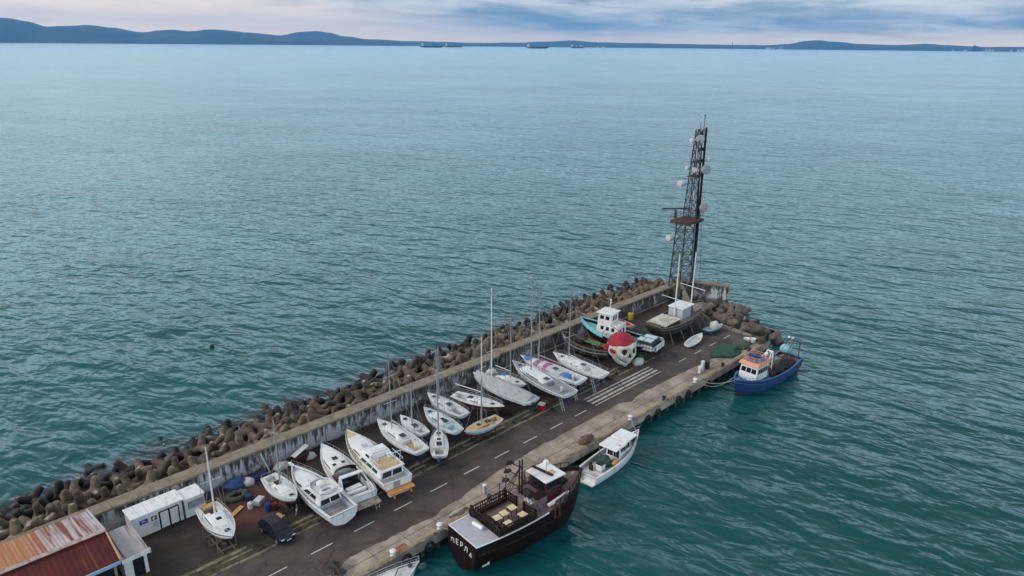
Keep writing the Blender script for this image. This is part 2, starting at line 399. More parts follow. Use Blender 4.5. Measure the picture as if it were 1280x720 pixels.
    def panel(s, quad, u0, u1, v0, v1, off=.012, th=.03, m=0):
        """thin slab lying on a planar-ish quad (p00,p10,p11,p01), proud of it by off"""
        q = [Vector(p) for p in quad]
        at = lambda u, v: (q[0]*(1-u)+q[1]*u)*(1-v)+(q[3]*(1-u)+q[2]*u)*v
        nrm = (q[1]-q[0]).cross(q[3]-q[0]).normalized()
        c = [at(u0, v0), at(u1, v0), at(u1, v1), at(u0, v1)]
        return s.hexa([p+nrm*(off-th) for p in c], [p+nrm*off for p in c], m)
    def build(s, name, mats, parent=None, smooth=None, bevel=0, loc=None, rz=0):
        me = bpy.data.meshes.new(name)
        me.from_pydata(s.v, [], s.f)
        mats = mats if isinstance(mats, (list, tuple)) else [mats]
        for mm in mats: me.materials.append(M[mm] if isinstance(mm, str) else mm)
        if len(mats) > 1: me.polygons.foreach_set('material_index', s.m)
        bm = bmesh.new(); bm.from_mesh(me)
        bmesh.ops.recalc_face_normals(bm, faces=bm.faces); bm.to_mesh(me); bm.free()
        if smooth:
            me.polygons.foreach_set('use_smooth', [True]*len(me.polygons)); me.set_sharp_from_angle(angle=R(smooth))
        me.update()
        o = bpy.data.objects.new(name, me); C.objects.link(o)
        if parent is not None: o.parent = parent
        if loc is not None: o.location = loc
        o.rotation_euler.z = rz
        if bevel:
            b = o.modifiers.new('edge', 'BEVEL'); b.width = bevel; b.segments = 2; b.limit_method = 'ANGLE'; b.angle_limit = R(35)
        return o
def thing(name, label, cat, loc=(0, 0, 0), rz=0, group=None):
    o = bpy.data.objects.new(name, None); C.objects.link(o); o.empty_display_size = .3
    o.location = loc; o.rotation_euler = (0, 0, rz)
    return tag(o, label, cat, group)
def tag(o, label=None, cat=None, group=None, kind=None):
    for k, v in (('label', label), ('category', cat), ('group', group), ('kind', kind)):
        if v: o[k] = v
    return o
def copy_tree(o, parent=None):
    c = o.copy(); C.objects.link(c)
    if parent is not None: c.parent = parent
    for ch in list(o.children): copy_tree(ch, c)
    return c
def frustum(mb, b, t, z0, z1, m=0):
    """b, t = (x0, x1, half width); returns the quads of its sides, each seen from outside"""
    B = [(b[0], -b[2], z0), (b[1], -b[2], z0), (b[1], b[2], z0), (b[0], b[2], z0)]
    T = [(t[0], -t[2], z1), (t[1], -t[2], z1), (t[1], t[2], z1), (t[0], t[2], z1)]
    mb.hexa(B, T, m)
    return {'right': (B[0], B[1], T[1], T[0]), 'front': (B[1], B[2], T[2], T[1]), 'left': (B[2], B[3], T[3], T[2]), 'back': (B[3], B[0], T[0], T[3]), 'top': (T[0], T[1], T[2], T[3])}
def windows(parent, quad, n, v0, v1, u0=.06, u1=.94, gap=.12, mat='glass', name='window'):
    w = (u1-u0)/n
    for i in range(n):
        MB().panel(quad, u0+w*(i+gap/2), u0+w*(i+1-gap/2), v0, v1).build(name, mat, parent)

# ------------------------------------------------------------------ hulls
SAIL = [(1, 0), (1.0, .14), (.985, .28), (.95, .42), (.88, .56), (.75, .70), (.55, .83), (.28, .94), (0, 1)]
MOTOR = [(1, 0), (.985, .15), (.96, .30), (.92, .44), (.86, .58), (.78, .70), (.52, .84), (.26, .93), (0, 1)]
WORK = [(1, 0), (1.0, .14), (.99, .28), (.97, .42), (.93, .56), (.84, .70), (.62, .84), (.32, .94), (0, 1)]
class Hull:
    def __init__(s, L, B, zd, D, prof=SAIL, st=.7, mid=.42, full=2.2, rake=.8, tr=-.25, sheer=.35, aft=.08, lift=.5, n=26):
        s.__dict__.update(locals())
    def b(s, t):
        if t < s.mid: f = s.st+(1-s.st)*math.sin(PI/2*t/s.mid)
        else: f = 1-((t-s.mid)/(1-s.mid))**s.full
        return max(s.B/2*f, .025)
    def z(s, t): return s.zd+s.sheer*max(0, (t-.3)/.7)**2+s.aft*max(0, (.3-t)/.3)**2
    def zk(s, t):
        z = s.zd-s.D
        if t < .38: z += s.D*s.lift*((.38-t)/.38)**1.8
        if t > .72: z += s.D*.55*((t-.72)/.28)**2
        return z
    def x(s, t): return (t-.5)*s.L
    def pt(s, t, side, zf=0, out=0.0):
        """point on the topside"""
        for (y0, z0), (y1, z1) in zip(s.prof, s.prof[1:]):
            if zf <= z1+1e-9:
                k = (zf-z0)/(z1-z0); yf = y0+(y1-y0)*k; break
        zt, zk = s.z(t), s.zk(t)
        return (s.x(t)-s.rake*zf*t**6+s.tr*zf*(1-t)**8*-1, side*(s.b(t)*yf+out), zt+(zk-zt)*zf)
    def shell(s, parent, mats, rows, name='hull'):
        """rows: material index for each of the 8 strakes from the deck edge down"""
        mb = MB(); secs = []
        for i in range(s.n+1):
            t = i/s.n
            L_ = [s.pt(t, 1, zf) for _, zf in s.prof]; R_ = [s.pt(t, -1, zf) for _, zf in s.prof]
            secs.append(L_+R_[-2::-1])
        mb.loft(secs, rowm=list(rows)+list(rows)[::-1])
        mb.f.append(list(range(len(secs[0])))); mb.m.append(rows[0])
        return mb.build(name, mats, parent, smooth=50)
    def deck(s, parent, mat, drop=.03, camber=.05, t0=0.0, t1=1.0, ck=None, ckw=.5, ckd=.45, ckmat=None, name='deck'):
        """deck sheet with an optional cockpit well (ck = t range), built at real depth"""
        mb = MB(); ts = sorted(set([t0+(t1-t0)*i/28 for i in range(29)]+(list(ck) if ck else [])))
        row = lambda t: (s.b(t)*.995, min(s.b(t)*.93, s.B/2*ckw), s.z(t)-drop)
        for a, b in zip(ts, ts[1:]):
            (ba, ca, za), (bb, cb, zb) = row(a), row(b); xa, xb = s.x(a), s.x(b)
            inside = ck and a >= ck[0]-1e-6 and b <= ck[1]+1e-6
            for sd in (1, -1):
                mb.add([(xa, sd*ba, za), (xb, sd*bb, zb), (xb, sd*cb, zb+camber), (xa, sd*ca, za+camber)], [(0, 1, 2, 3)])
            if not inside:
                mb.add([(xa, -ca, za+camber), (xb, -cb, zb+camber), (xb, cb, zb+camber), (xa, ca, za+camber)], [(0, 1, 2, 3)])
            else:
                for sd in (1, -1):
                    mb.add([(xa, sd*ca, za+camber), (xb, sd*cb, zb+camber), (xb, sd*cb*.94, zb-ckd), (xa, sd*ca*.94, za-ckd)], [(0, 1, 2, 3)])
        if ck:
            for t in ck:
                b, c, z = row(t); x = s.x(t)
                mb.add([(x, -c, z+camber), (x, c, z+camber), (x, c*.94, z-ckd), (x, -c*.94, z-ckd)], [(0, 1, 2, 3)])
            f = MB(); tt = [ck[0]+(ck[1]-ck[0])*i/5 for i in range(6)]
            for a, b in zip(tt, tt[1:]):
                (_, ca, za), (_, cb, zb) = row(a), row(b)
                f.add([(s.x(a), -ca*.94, za-ckd), (s.x(b), -cb*.94, zb-ckd), (s.x(b), cb*.94, zb-ckd), (s.x(a), ca*.94, za-ckd)], [(0, 1, 2, 3)])
            f.build('cockpit_floor', ckmat or mat, parent)
        return mb.build(name, mat, parent, smooth=40)
    def gunwale(s, parent, mat, w=.07, h=.05, t0=0.0, name='gunwale', lift=0.0, stern=True, t1=1.0):
        mb = MB(); ts = [t0+(t1-t0)*i/26 for i in range(27)]
        for sd in (1, -1):
            secs = []
            for t in ts:
                x, y, z = s.x(t), s.b(t), s.z(t)+lift; i = max(0, y-w)
                secs.append([(x, sd*(y+.02), z-h), (x, sd*(y+.02), z+h*.6), (x, sd*i, z+h*.6), (x, sd*i, z-h)])
            mb.loft(secs, closed=True, cap0=True, cap1=True)
        if stern and t0 == 0: mb.box((s.x(0)+w/2, 0, s.z(0)+lift-h*.2), (w, s.b(0)*2, h*1.6))
        return mb.build(name, mat, parent, smooth=40)
    def band(s, parent, mat, z0, z1, t0=.02, t1=.985, name='stripe', out=.012):
        mb = MB(); n = 24
        for sd in (1, -1):
            secs = [[s.pt(t0+(t1-t0)*i/n, sd, zf, out) for zf in (z0, z1)] for i in range(n+1)]
            mb.loft(secs)
        return mb.build(name, mat, parent, smooth=40)
    def rail(s, parent, h=.55, n=7, t0=.05, t1=.97, mat='steel', r=.014, name='guard_rail', mid=True, inset=.06, close=True):
        mb = MB(); ends = []
        for sd in (1, -1):
            tops, mids = [], []
            for i in range(n+1):
                t = t0+(t1-t0)*i/n; p = (s.x(t), sd*max(.02, s.b(t)-inset), s.z(t)); q = (p[0], p[1], p[2]+h)
                mb.tube(p, q, r*1.15, n=5); tops.append(q); mids.append((p[0], p[1], p[2]+h*.5))
            mb.path(tops, r); ends.append(tops)
            if mid: mb.path(mids, r*.8)
        if close: mb.tube(ends[0][-1], ends[1][-1], r); mb.tube(ends[0][0], ends[1][0], r)
        return mb.build(name, mat, parent)
    def trunk(s, parent, mat, t0, t1, w, h, n=12, base=.0, name='coachroof', front=.35, back=.12, wmax=.78):
        """cabin trunk; w = half width at its wide end as a share of the half beam"""
        mb = MB(); secs = []; s.tr_side = []
        for i in range(n+1):
            k = i/n; t = t0+(t1-t0)*k
            hw = min(w*s.B/2, s.b(t)*wmax)
            hh = h*min(1, .12+(k/back)*.88 if k < back else 1, .1+((1-k)/front)*.9 if 1-k < front else 1)
            z = s.z(t)+base; x = s.x(t)
            secs.append([(x, hw, z), (x, hw*.95, z+hh*.7), (x, hw*.80, z+hh*.95), (x, 0, z+hh*1.06), (x, -hw*.80, z+hh*.95), (x, -hw*.95, z+hh*.7), (x, -hw, z)])
            s.tr_side.append((k, x, hw, z, hh))
        mb.loft(secs, cap0=True, cap1=True)
        s.tr_h = h; s.tr_rng = (t0, t1)
        return mb.build(name, mat, parent, smooth=48)
    def trunk_window(s, parent, k0, k1, f0=.22, f1=.58, mat='glass', name='window', off=.014):
        q = [a for a in s.tr_side if k0-.001 <= a[0] <= k1+.001]
        for sd in (1, -1):
            mb = MB(); secs = []
            for k, x, hw, z, hh in q:
                g = lambda f, o: (x, sd*(hw*(1-.05*f/.7)+o), z+hh*f)
                secs.append([g(f0, off), g(f1, off), g(f1, -.03), g(f0, -.03)])
            if len(secs) > 1: mb.loft(secs, closed=True, cap0=True, cap1=True).build(name, mat, parent)

def hatch(parent, x, y, z, d=.5, mat='glass', name='hatch', w=None):
    return MB().box((x, y, z), (d, w or d, .07)).build(name, mat, parent, bevel=.015)
def place(bow, stern):
    cx, cy = (bow[0]+stern[0])/2, (bow[1]+stern[1])/2
    return (cx, cy, 0), math.atan2(bow[1]-stern[1], bow[0]-stern[0]), math.hypot(bow[0]-stern[0], bow[1]-stern[1])
def cradle(hull, loc, rz, label, mat='darksteel', ts=(.25, .48, .7), keelz=.16):
    t_ = thing('boat_cradle', label, 'boat cradle', loc, rz, 'cradles under the laid-up boats')
    xs = [hull.x(t) for t in ts]
    for sd in (1, -1): MB().box(((xs[0]+xs[-1])/2, sd*.55, .07), (xs[-1]-xs[0]+.6, .13, .14)).build('runner', mat, t_)
    for t in ts:
        b = hull.b(t)
        MB().box((hull.x(t), 0, .205), (.12, max(1.5, b*2*.95), .12)).build('beam', mat, t_)
        for sd in (1, -1):
            p = Vector(hull.pt(t, sd, .62)); p.y += sd*.03
            MB().tube((p.x, sd*max(.72, b*.9), .24), p, .05, n=6).build('prop', mat, t_)
            MB().box(p+Vector((0, sd*.03, 0)), (.35, .06, .28), rx=sd*R(-35)).build('pad', 'timber', t_)
    if keelz:
        MB().box((0, 0, .27+.03), (1.4, .3, .05)).build('keel_block', 'timber', t_)
    return t_
def spar_set(parent, h, tm, mh, mat='alu', boom=None, r=.095, spr=2, stay=True, base=0.0, boomz=.9, side=.86, furl=None):
    x, z = h.x(tm), h.z(tm)+base
    m = MB().tube((x, 0, z-.02), (x, 0, z+mh), r, r*.72, n=8).build('mast', mat, parent, smooth=60)
    for i in range(spr):
        zz = z+mh*(i+1)/(spr+1)*1.02; w = h.b(tm)*(.75-.12*i)
        MB().tube((x, -w, zz), (x, w, zz), .028, n=5).build('spreader', mat, m)
    MB().tube((x, 0, z+mh), (x, 0, z+mh+.45), .012, n=4).ball((x-.12, 0, z+mh+.1), .07, 6, 4).build('masthead_aerial', 'wire', m)
    if boom:
        bl, up = boom
        bo = MB().tube((x-.08, 0, z+boomz), (x-bl, 0, z+boomz+up), .06, .055, n=7).build('boom', mat, parent, smooth=60)
        if furl: MB().ball((x-bl*.52, 0, z+boomz+up*.5+.1), (bl*.46, .13, .14), 10, 8, jit=.25).build('sail_cover', furl, bo)
    if stay:
        mb = MB(); top = (x, 0, z+mh-.05)
        mb.tube(top, (h.x(.985), 0, h.z(.985)+.05), .018, n=4); mb.tube(top, (h.x(.01), 0, h.z(.01)+.05), .018, n=4)
        for sd in (1, -1):
            w1 = h.b(tm)*.75; zz = z+mh/(spr+1)*1.02 if spr else z+mh*.5
            foot = (x-.15, sd*h.b(tm)*side, h.z(tm))
            mb.tube(foot, (x, sd*w1, zz), .017, n=4); mb.tube((x, sd*w1, zz), top, .017, n=4)
            mb.tube((x-.5, sd*h.b(tm)*side, h.z(tm)), (x, 0, zz), .017, n=4)
        mb.build('rigging', 'wire', parent)
    return m

def fin(parent, h, mat, t0=.40, t1=.60, zb=.28, w=.09):
    a, b = h.x(t0), h.x(t1); zt = h.zk(.5)+.12
    mb = MB()
    mb.loft([[(a+.1, 0, zb), ((a+b)/2, w*.8, zb), (b-.1, 0, zb), ((a+b)/2, -w*.8, zb)], [(a, 0, zt), ((a+b)/2, w*1.5, zt), (b, 0, zt), ((a+b)/2, -w*1.5, zt)]], closed=True, cap0=True, cap1=True)
    k = mb.build('keel', mat, parent)
    x = h.x(.04)
    MB().hexa([(x-.15, -.03, zb+.25), (x+.22, -.03, zb+.25), (x+.22, .03, zb+.25), (x-.15, .03, zb+.25)], [(x-.1, -.04, h.zk(.05)+.12), (x+.42, -.04, h.zk(.05)+.12), (x+.42, .04, h.zk(.05)+.12), (x-.1, .04, h.zk(.05)+.12)]).build('rudder', mat, parent)
    return k

def sailboat(label, short, bow, stern, zd, B, D=.95, hull=('gel', 'navy', 'stripe_blue'), deckm='deck', tm=.66, mh=9, mast='alu', boom=None, spr=1,
             ck=(.06, .30), ckm='greydeck', tr=(.34, .78, .58, .42), win=(.15, .62), split=1, hatches=(.78,), st=.7, mid=.42, full=2.2, cover=None, kd=True,
             stripe=True, rails=True, sheer=.3, cradm='darksteel', trm=None, boomz=.95, teak=None, bottom_rows=4, wheel=False, gun=None, sprayhood=None):
    loc, rz, L = place(bow, stern)
    h = Hull(L, B, zd, D, SAIL, st=st, mid=mid, full=full, rake=min(.9, L*.08), tr=-.2, sheer=sheer)
    t = thing('sailing_boat', label, 'sailboat', loc, rz, 'sailing boats laid up on the pier')
    rows = [0]*bottom_rows+[1]*(8-bottom_rows)
    h.shell(t, [hull[0], hull[1]], rows)
    if stripe: h.band(t, hull[2], .10, .19)
    h.band(t, 'scum', .495, .555, .01, .97, 'waterline_stain', .008)
    fin(t, h, hull[1])
    h.deck(t, deckm, ck=ck, ckw=.46 if ck else .5, ckd=.42, ckmat=ckm)
    h.gunwale(t, gun or hull[0], w=.05, h=.035)
    c = h.trunk(t, trm or hull[0], tr[0], tr[1], tr[2], tr[3])
    if split == 1: h.trunk_window(c, *win)
    else:
        k0, k1 = win; n = split
        for i in range(n):
            a = k0+(k1-k0)*i/n; h.trunk_window(c, a, a+(k1-k0)/n*.62+.02)
    for k in hatches:
        z = h.z(k)+ (tr[3]*1.04 if tr[0] < k < tr[1]-.12*(tr[1]-tr[0]) and k < tr[1]-.16 else .06)
        hatch(c if tr[0] < k < tr[1] else t, h.x(k), 0, z, .46)
    # companionway, winches, tiller or wheel
    x0 = h.x(tr[0])
    MB().box((x0+.32, 0, h.z(tr[0])+tr[3]*1.04), (.75, .62, .07)).build('companionway_hatch', 'glass' if not sprayhood else 'greydeck', c)
    for sd in (1, -1):
        MB().tube((h.x(.28), sd*h.B*.30, h.z(.28)), (h.x(.28), sd*h.B*.30, h.z(.28)+.2), .09, .07, n=8).build('winch', 'steel', t)
    if ck:
        if wheel:
            MB().torus((h.x(.13), 0, h.z(.13)+.35), .42, .022, 16, 5, axis='X').build('steering_wheel', 'steel', t)
            MB().box((h.x(.14), 0, h.z(.13)-.02), (.2, .22, .75)).build('pedestal', 'gel', t)
        else: MB().tube((h.x(.02), 0, h.z(.02)+.12), (h.x(.16), .12, h.z(.16)+.2), .03, .02, n=6).build('tiller', 'teak', t)
    if sprayhood:
        mb = MB(); secs = []
        for i in range(6):
            k = i/5; x = h.x(tr[0])-.35+k*1.2; hh = .62*math.sin(PI*(.12+.80*k)*.62+.2); w = B*.30
            secs.append([(x, w*math.cos(PI*j/8), h.z(tr[0])+tr[3]*.6+hh*math.sin(PI*j/8)) for j in range(9)])
        mb.loft(secs).build('sprayhood', sprayhood, t, smooth=60)
    if rails:
        h.rail(t, .52, 6, .03, .96)
    if mh: spar_set(t, h, tm, mh, mast, boom, spr=spr, base=tr[3] if tr[0] < tm < tr[1]-.1 else 0, boomz=boomz)
    if kd: cradle(h, loc, rz, short, cradm)
    return t, h

# ------------------------------------------------------------------ world, sun, camera
def world():
    w = bpy.data.worlds.new('World'); SC.world = w; w.use_nodes = True
    nt = w.node_tree; nt.nodes.clear()
    out = nt.nodes.new('ShaderNodeOutputWorld'); bg = nt.nodes.new('ShaderNodeBackground'); nt.links.new(bg.outputs[0], out.inputs[0])
    sky = N(nt, 'ShaderNodeTexSky', sky_type='NISHITA', sun_disc=False, sun_elevation=R(32), sun_rotation=R(SUN_ROT), air_density=1.5, dust_density=3)
    v = N(nt, 'ShaderNodeTexCoord').outputs['Generated']
    s = N(nt, 'ShaderNodeSeparateXYZ'); nt.links.new(v, s.inputs[0]); z = s.outputs[2]
    dz = math_(nt, 'ADD', math_(nt, 'MAXIMUM', z, 0), .085)
    cx, cy = math_(nt, 'DIVIDE', s.outputs[0], dz), math_(nt, 'DIVIDE', s.outputs[1], dz)
    cmb = N(nt, 'ShaderNodeCombineXYZ'); nt.links.new(cx, cmb.inputs[0]); nt.links.new(cy, cmb.inputs[1])
    n1 = noise(nt, mapping(nt, cmb.outputs[0], (1, 1, 1), (0, 0, R(38)), (3.4, 1.2, 0)), .9, 7, .62, .8)
    n2 = noise(nt, mapping(nt, cmb.outputs[0], (.7, 1.3, 1), (0, 0, R(52)), (7.2, 5.1, 0)), .45, 4, .5, .4)
    f = math_(nt, 'ADD', math_(nt, 'MULTIPLY', n1, .62), math_(nt, 'MULTIPLY', n2, .5))
    dot = N(nt, 'ShaderNodeVectorMath', operation='DOT_PRODUCT'); nt.links.new(v, dot.inputs[0]); dot.inputs[1].default_value = (CT, -ST, 0)
    az = dot.outputs['Value']
    cloud = mix(nt, smooth(nt, f, .42, .70), SKY['blue'], SKY['pale'])
    # the clearer, rosier half of the sky lies to the left, under a lifting edge of cloud
    edge = math_(nt, 'ADD', az, math_(nt, 'MULTIPLY', z, 7.0))
    edge = math_(nt, 'ADD', edge, math_(nt, 'MULTIPLY', n2, .25))
    leftm = smooth(nt, edge, .34, .10)
    c = mix(nt, leftm, cloud, mix(nt, smooth(nt, n1, .35, .7), SKY['rose2'], SKY['rose']))
    c = mix(nt, smooth(nt, z, .026, .002, 0, .72), c, SKY['glow'])
    c = mix(nt, smooth(nt, z, .05, .13), c, SKY['band'])
    c = mix(nt, smooth(nt, z, .20, .55), c, mix(nt, smooth(nt, n1, .35, .65), SKY['high1'], SKY['high2']))
    sk = N(nt, 'ShaderNodeMix', data_type='RGBA', blend_type='ADD'); sk.inputs[0].default_value = .022
    nt.links.new(c, sk.inputs[6]); nt.links.new(sky.outputs[0], sk.inputs[7])
    nt.links.new(sk.outputs[2], bg.inputs[0]); bg.inputs[1].default_value = SKY['str']
SUN_EL, SUN_AZ = 38.0, 150.0            # direction the light comes from, degrees in the X,Y plane
SUN_ROT = 90-SUN_AZ
SKY = dict(blue=(.22, .33, .44), pale=(.86, .85, .82), rose=(1.36, 1.08, .80), rose2=(1.18, .95, .75), glow=(1.60, 1.20, .78), band=(1.16, 1.66, 1.98), high1=(.28, .26, .26), high2=(.48, .44, .42), str=.92)
world()
sd = bpy.data.lights.new('sun', 'SUN'); sd.energy = 1.35; sd.angle = R(25); sd.color = (1, .92, .83)
so = bpy.data.objects.new('sun', sd); C.objects.link(so)
dvec = Vector((math.cos(R(SUN_AZ))*math.cos(R(SUN_EL)), math.sin(R(SUN_AZ))*math.cos(R(SUN_EL)), math.sin(R(SUN_EL))))
so.rotation_euler = (-dvec).to_track_quat('-Z', 'Y').to_euler(); so.location = (0, 0, 80)

cd = bpy.data.cameras.new('camera'); cam = bpy.data.objects.new('camera', cd); C.objects.link(cam); SC.camera = cam
cd.sensor_width = 36; cd.lens = 36*F_PX/1280; cd.clip_start = .5; cd.clip_end = 120000
c_, s_ = math.cos(ROLL), math.sin(ROLL)
Rv, Uv, Fv = dir_pier(1, 0, 0), dir_pier(0, math.sin(PITCH), math.cos(PITCH)), dir_pier(0, math.cos(PITCH), -math.sin(PITCH))
X_ = Rv*c_+Uv*s_; Y_ = Rv*-s_+Uv*c_; Z_ = -Fv
mw = Matrix(((X_.x, Y_.x, Z_.x, CAM.x), (X_.y, Y_.y, Z_.y, CAM.y), (X_.z, Y_.z, Z_.z, CAM.z), (0, 0, 0, 1)))
cam.matrix_world = mw

SC.view_settings.view_transform = 'Standard'; SC.view_settings.look = 'None'; SC.view_settings.exposure = 0.15; SC.view_settings.gamma = 1
SC.render.engine = 'CYCLES'
SC.cycles.use_denoising = True
SC.cycles.max_bounces = 6; SC.cycles.diffuse_bounces = 2; SC.cycles.glossy_bounces = 3; SC.cycles.transmission_bounces = 2; SC.cycles.volume_bounces = 1
SC.cycles.caustics_reflective = False; SC.cycles.caustics_refractive = False
SC.cycles.use_adaptive_sampling = True; SC.cycles.adaptive_threshold = .015

# ------------------------------------------------------------------ sea, air, hills
def setting(o): return tag(o, kind='structure')
BIG = 25500
setting(MB().sheet([(-1500, -1500), (BIG, -1500), (BIG, BIG), (-1500, BIG)], -2.0).build('sea', 'sea'))
hz = MB(); hz.box(((BIG-1500)/2, (BIG-1500)/2, (860-9)/2), (BIG+1700, BIG+1700, 869))
hm = bpy.data.materials.new('sea_air'); hm.use_nodes = True; nt = hm.node_tree; nt.nodes.clear()
ho = nt.nodes.new('ShaderNodeOutputMaterial'); hv = nt.nodes.new('ShaderNodeVolumePrincipled'); nt.links.new(hv.outputs[0], ho.inputs['Volume'])
hv.inputs['Color'].default_value = (.17, .50, .97, 1); hv.inputs['Density'].default_value = 3.5e-5; hv.inputs['Anisotropy'].default_value = .1
HAZE = hz.build('haze', hm); tag(HAZE, kind='stuff')

def ridge(name, pts, D, depth, mat, wob=.0, step=6):
    """terrain swept along its skyline: front foot on the water, crest, back foot"""
    xs = []; x = pts[0][0]
    while x <= pts[-1][0]: xs.append(x); x += step
    secs = []
    for x in xs:
        for (a, ya), (b, yb) in zip(pts, pts[1:]):
            if a <= x <= b: k = (x-a)/(b-a); k = k*k*(3-2*k); y = ya+(yb-ya)*k; break
        y += wob*(mnoise.noise(Vector((x*.045, D*.001, 0)))+.5*mnoise.noise(Vector((x*.13, D*.001, 4))))
        d = bearing(x, y); hd = math.hypot(d.x, d.y); u = Vector((d.x/hd, d.y/hd, 0))
        zc = max(4, H+D*d.z/hd)
        row = []
        for k in range(9):
            q = k/8; dist = D-depth*.8+q*depth*1.6
            prof = math.sin(PI*min(1, q*1.0))**.9
            zz = -4+(zc+4)*prof*(1+.10*mnoise.noise(Vector((x*.03, q*5, 1))) if k not in (0, 4, 8) else prof**0*prof)
            p = CAM.to_2d()
            row.append((p.x+u.x*dist, p.y+u.y*dist, zz))
        secs.append(row)
    return setting(MB().loft(secs).build(name, mat, smooth=80))
ridge('hills', [(-170, 26), (-60, 24), (-10, 21.5), (12, 22.5), (32, 26), (60, 33.2), (74, 32.2), (115, 31.2), (140, 34.6), (180, 40.8), (198, 38.3), (214, 37.4), (238, 39.2), (262, 36.4), (285, 38), (312, 41), (352, 44.5), (420, 48), (500, 51.5), (540, 53.2)], 19300, 2200, 'hill', .8)
ridge('hills', [(330, 50), (355, 43.6), (375, 39.8), (395, 38.7), (410, 40.6), (432, 45.6), (462, 49), (520, 51.6), (600, 53.5)], 22000, 2000, 'hill', .5)
ridge('far_coast_land', [(470, 54), (560, 53.6), (640, 53.2), (690, 51.8), (716, 50.6), (745, 52.6), (800, 54), (880, 55.4), (955, 56.5), (985, 54.8), (1005, 51.6), (1022, 50.2), (1045, 52.4), (1075, 55), (1130, 56), (1155, 54.6), (1180, 56.5), (1230, 58.6), (1300, 58.6), (1460, 60)], 23300, 1800, 'shore', .5)
ridge('low_shore_land', [(440, 54.2), (560, 55.6), (700, 56), (800, 56.6), (900, 57.7), (1000, 58.8), (1100, 59.8), (1200, 60.6), (1300, 61.6), (1460, 63)], 20000, 700, 'shore', .35)

def at_far(px, py, D, z=-2.0):
    d = bearing(px, py); hd = math.hypot(d.x, d.y); return (CAM.x+d.x/hd*D, CAM.y+d.y/hd*D, z), math.atan2(d.y, d.x)
town = MB()
for i in range(46):
    px = rnd.choice([rnd.uniform(957, 982), rnd.uniform(495, 522), rnd.uniform(1190, 1280), rnd.uniform(700, 760)])
    (x, y, z), a = at_far(px, 58, 19350+rnd.uniform(0, 100))
    hh = rnd.uniform(22, 58); town.box((x, y, hh/2-4), (rnd.uniform(34, 95), rnd.uniform(30, 56), hh), a)
tag(town.build('far_town_buildings', 'town'), 'pale buildings of a far town along the low shore', 'town', kind='stuff')
(x, y, z), a = at_far(915.5, 55, 20500)
ch = thing('chimney', 'tall thin chimney standing alone on the far shore line', 'chimney', (x, y, 0), a)
MB().tube((0, 0, -5), (0, 0, 158), 11, 8, 8).build('shaft', 'shore', ch)
(x, y, z), a = at_far(1220, 58, 19200)
bl = thing('tower_block', 'dark block building rising above the low shore at the far right', 'building', (x, y, 0), a)
MB().box((0, 0, 48), (75, 112, 116)).box((0, -94, 30), (64, 75, 78)).box((0, 26, 116), (52, 38, 26)).build('wall', 'shore', bl)

def tanker(px, D, L, label, hullm, house_end, dev):
    (x, y, z), a = at_far(px, 58, D); L = L/1.42
    t = thing('cargo_ship', label, 'ship', (x, y, -2), a-PI/2+dev, 'ships anchored on the horizon')
    h = Hull(L, L*.15, 13, 16, WORK, st=.8, mid=.4, full=4, rake=6, sheer=5, aft=1, n=16)
    h.shell(t, [hullm, 'shiprust'], [0]*6+[1]*2)
    h.deck(t, 'shiprust', drop=.5, camber=.3)
    t.scale = (1.42, 1.42, 1.55); hx = h.x(.09)
    MB().box((hx, 0, 24), (L*.10, L*.13, 26)).box((hx+L*.01, 0, 38), (L*.06, L*.15, 6)).build('superstructure', 'whitepaint', t)
    MB().tube((hx-L*.03, 0, 30), (hx-L*.03, 0, 44), 4, 3.4, 8).build('funnel', 'shipblack', t)
    for k in (.3, .5, .7): MB().tube((h.x(k), 0, 13), (h.x(k), 0, 24), .8, n=5).box((h.x(k), 0, 14.5), (L*.08, L*.05, 3)).build('deck_gear', 'shiprust', t)
    return t
tanker(540, 10800, 330, 'dark tanker on the horizon with white superstructure, biggest of the left pair', 'shipblack', 1, 0)
tanker(567, 12200, 290, 'reddish ship half hidden behind the dark tanker on the horizon', 'shiprust', 1, 0)
tanker(672, 10800, 322, 'dark long tanker lying alone on the horizon left of the mast', 'shipblack', 1, 0)
tanker(722, 13200, 250, 'smallest faint ship on the horizon nearest to the radio mast', 'shipblack', 1, .3)

# ------------------------------------------------------------------ the pier
DECK = [(-75, -.2), (58.3, -.2), (58.3, 1.3), (58.8, 8), (59.8, 11), (61.5, 13), (67.2, 22.6), (-75, 22.6)]
q = setting(MB().prism(DECK, -.95, 0).build('quay', 'apron'))
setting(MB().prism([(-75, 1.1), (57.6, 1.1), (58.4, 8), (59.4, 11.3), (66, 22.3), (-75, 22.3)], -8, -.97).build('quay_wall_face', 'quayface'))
pile0 = None
for i in range(52):
    u = -44+i*2.0+rnd.uniform(-.12, .12)
    if pile0 is None:
        pile0 = MB().tube((0, 0, -4.5), (0, 0, -.95), .27, .27, 8).tube((0, 0, -1.35), (0, 0, -.96), .38, .45, 8).build('quay_pile', 'pile', q); p = pile0
    else: p = pile0.copy(); C.objects.link(p); p.parent = q
    p.location = (u, .32+rnd.uniform(-.04, .06), 0)
tyre0 = None
for i, u in enumerate([-14.2, -11.5, 18.8, 24.6, 26.9, 31.8, 34.2, 39.6]):
    if tyre0 is None:
        tyre0 = MB().torus((0, 0, 0), .42, .15, 18, 8, axis='Y').build('fender_tyre', 'rubber'); p = tyre0
    else: p = tyre0.copy(); C.objects.link(p)
    p.location = (u, -.38, -.75+rnd.uniform(-.2, .15)); p.rotation_euler = (0, rnd.uniform(0, 3), 0)
    tag(p, 'black fender tyre hung on the open quay face between the moored boats' if i > 1 else 'black fender tyre hung on the quay face behind the pirate ship stern', 'tyre', 'fender tyres on the quay face' if i > 1 else 'fender tyres behind the pirate ship')
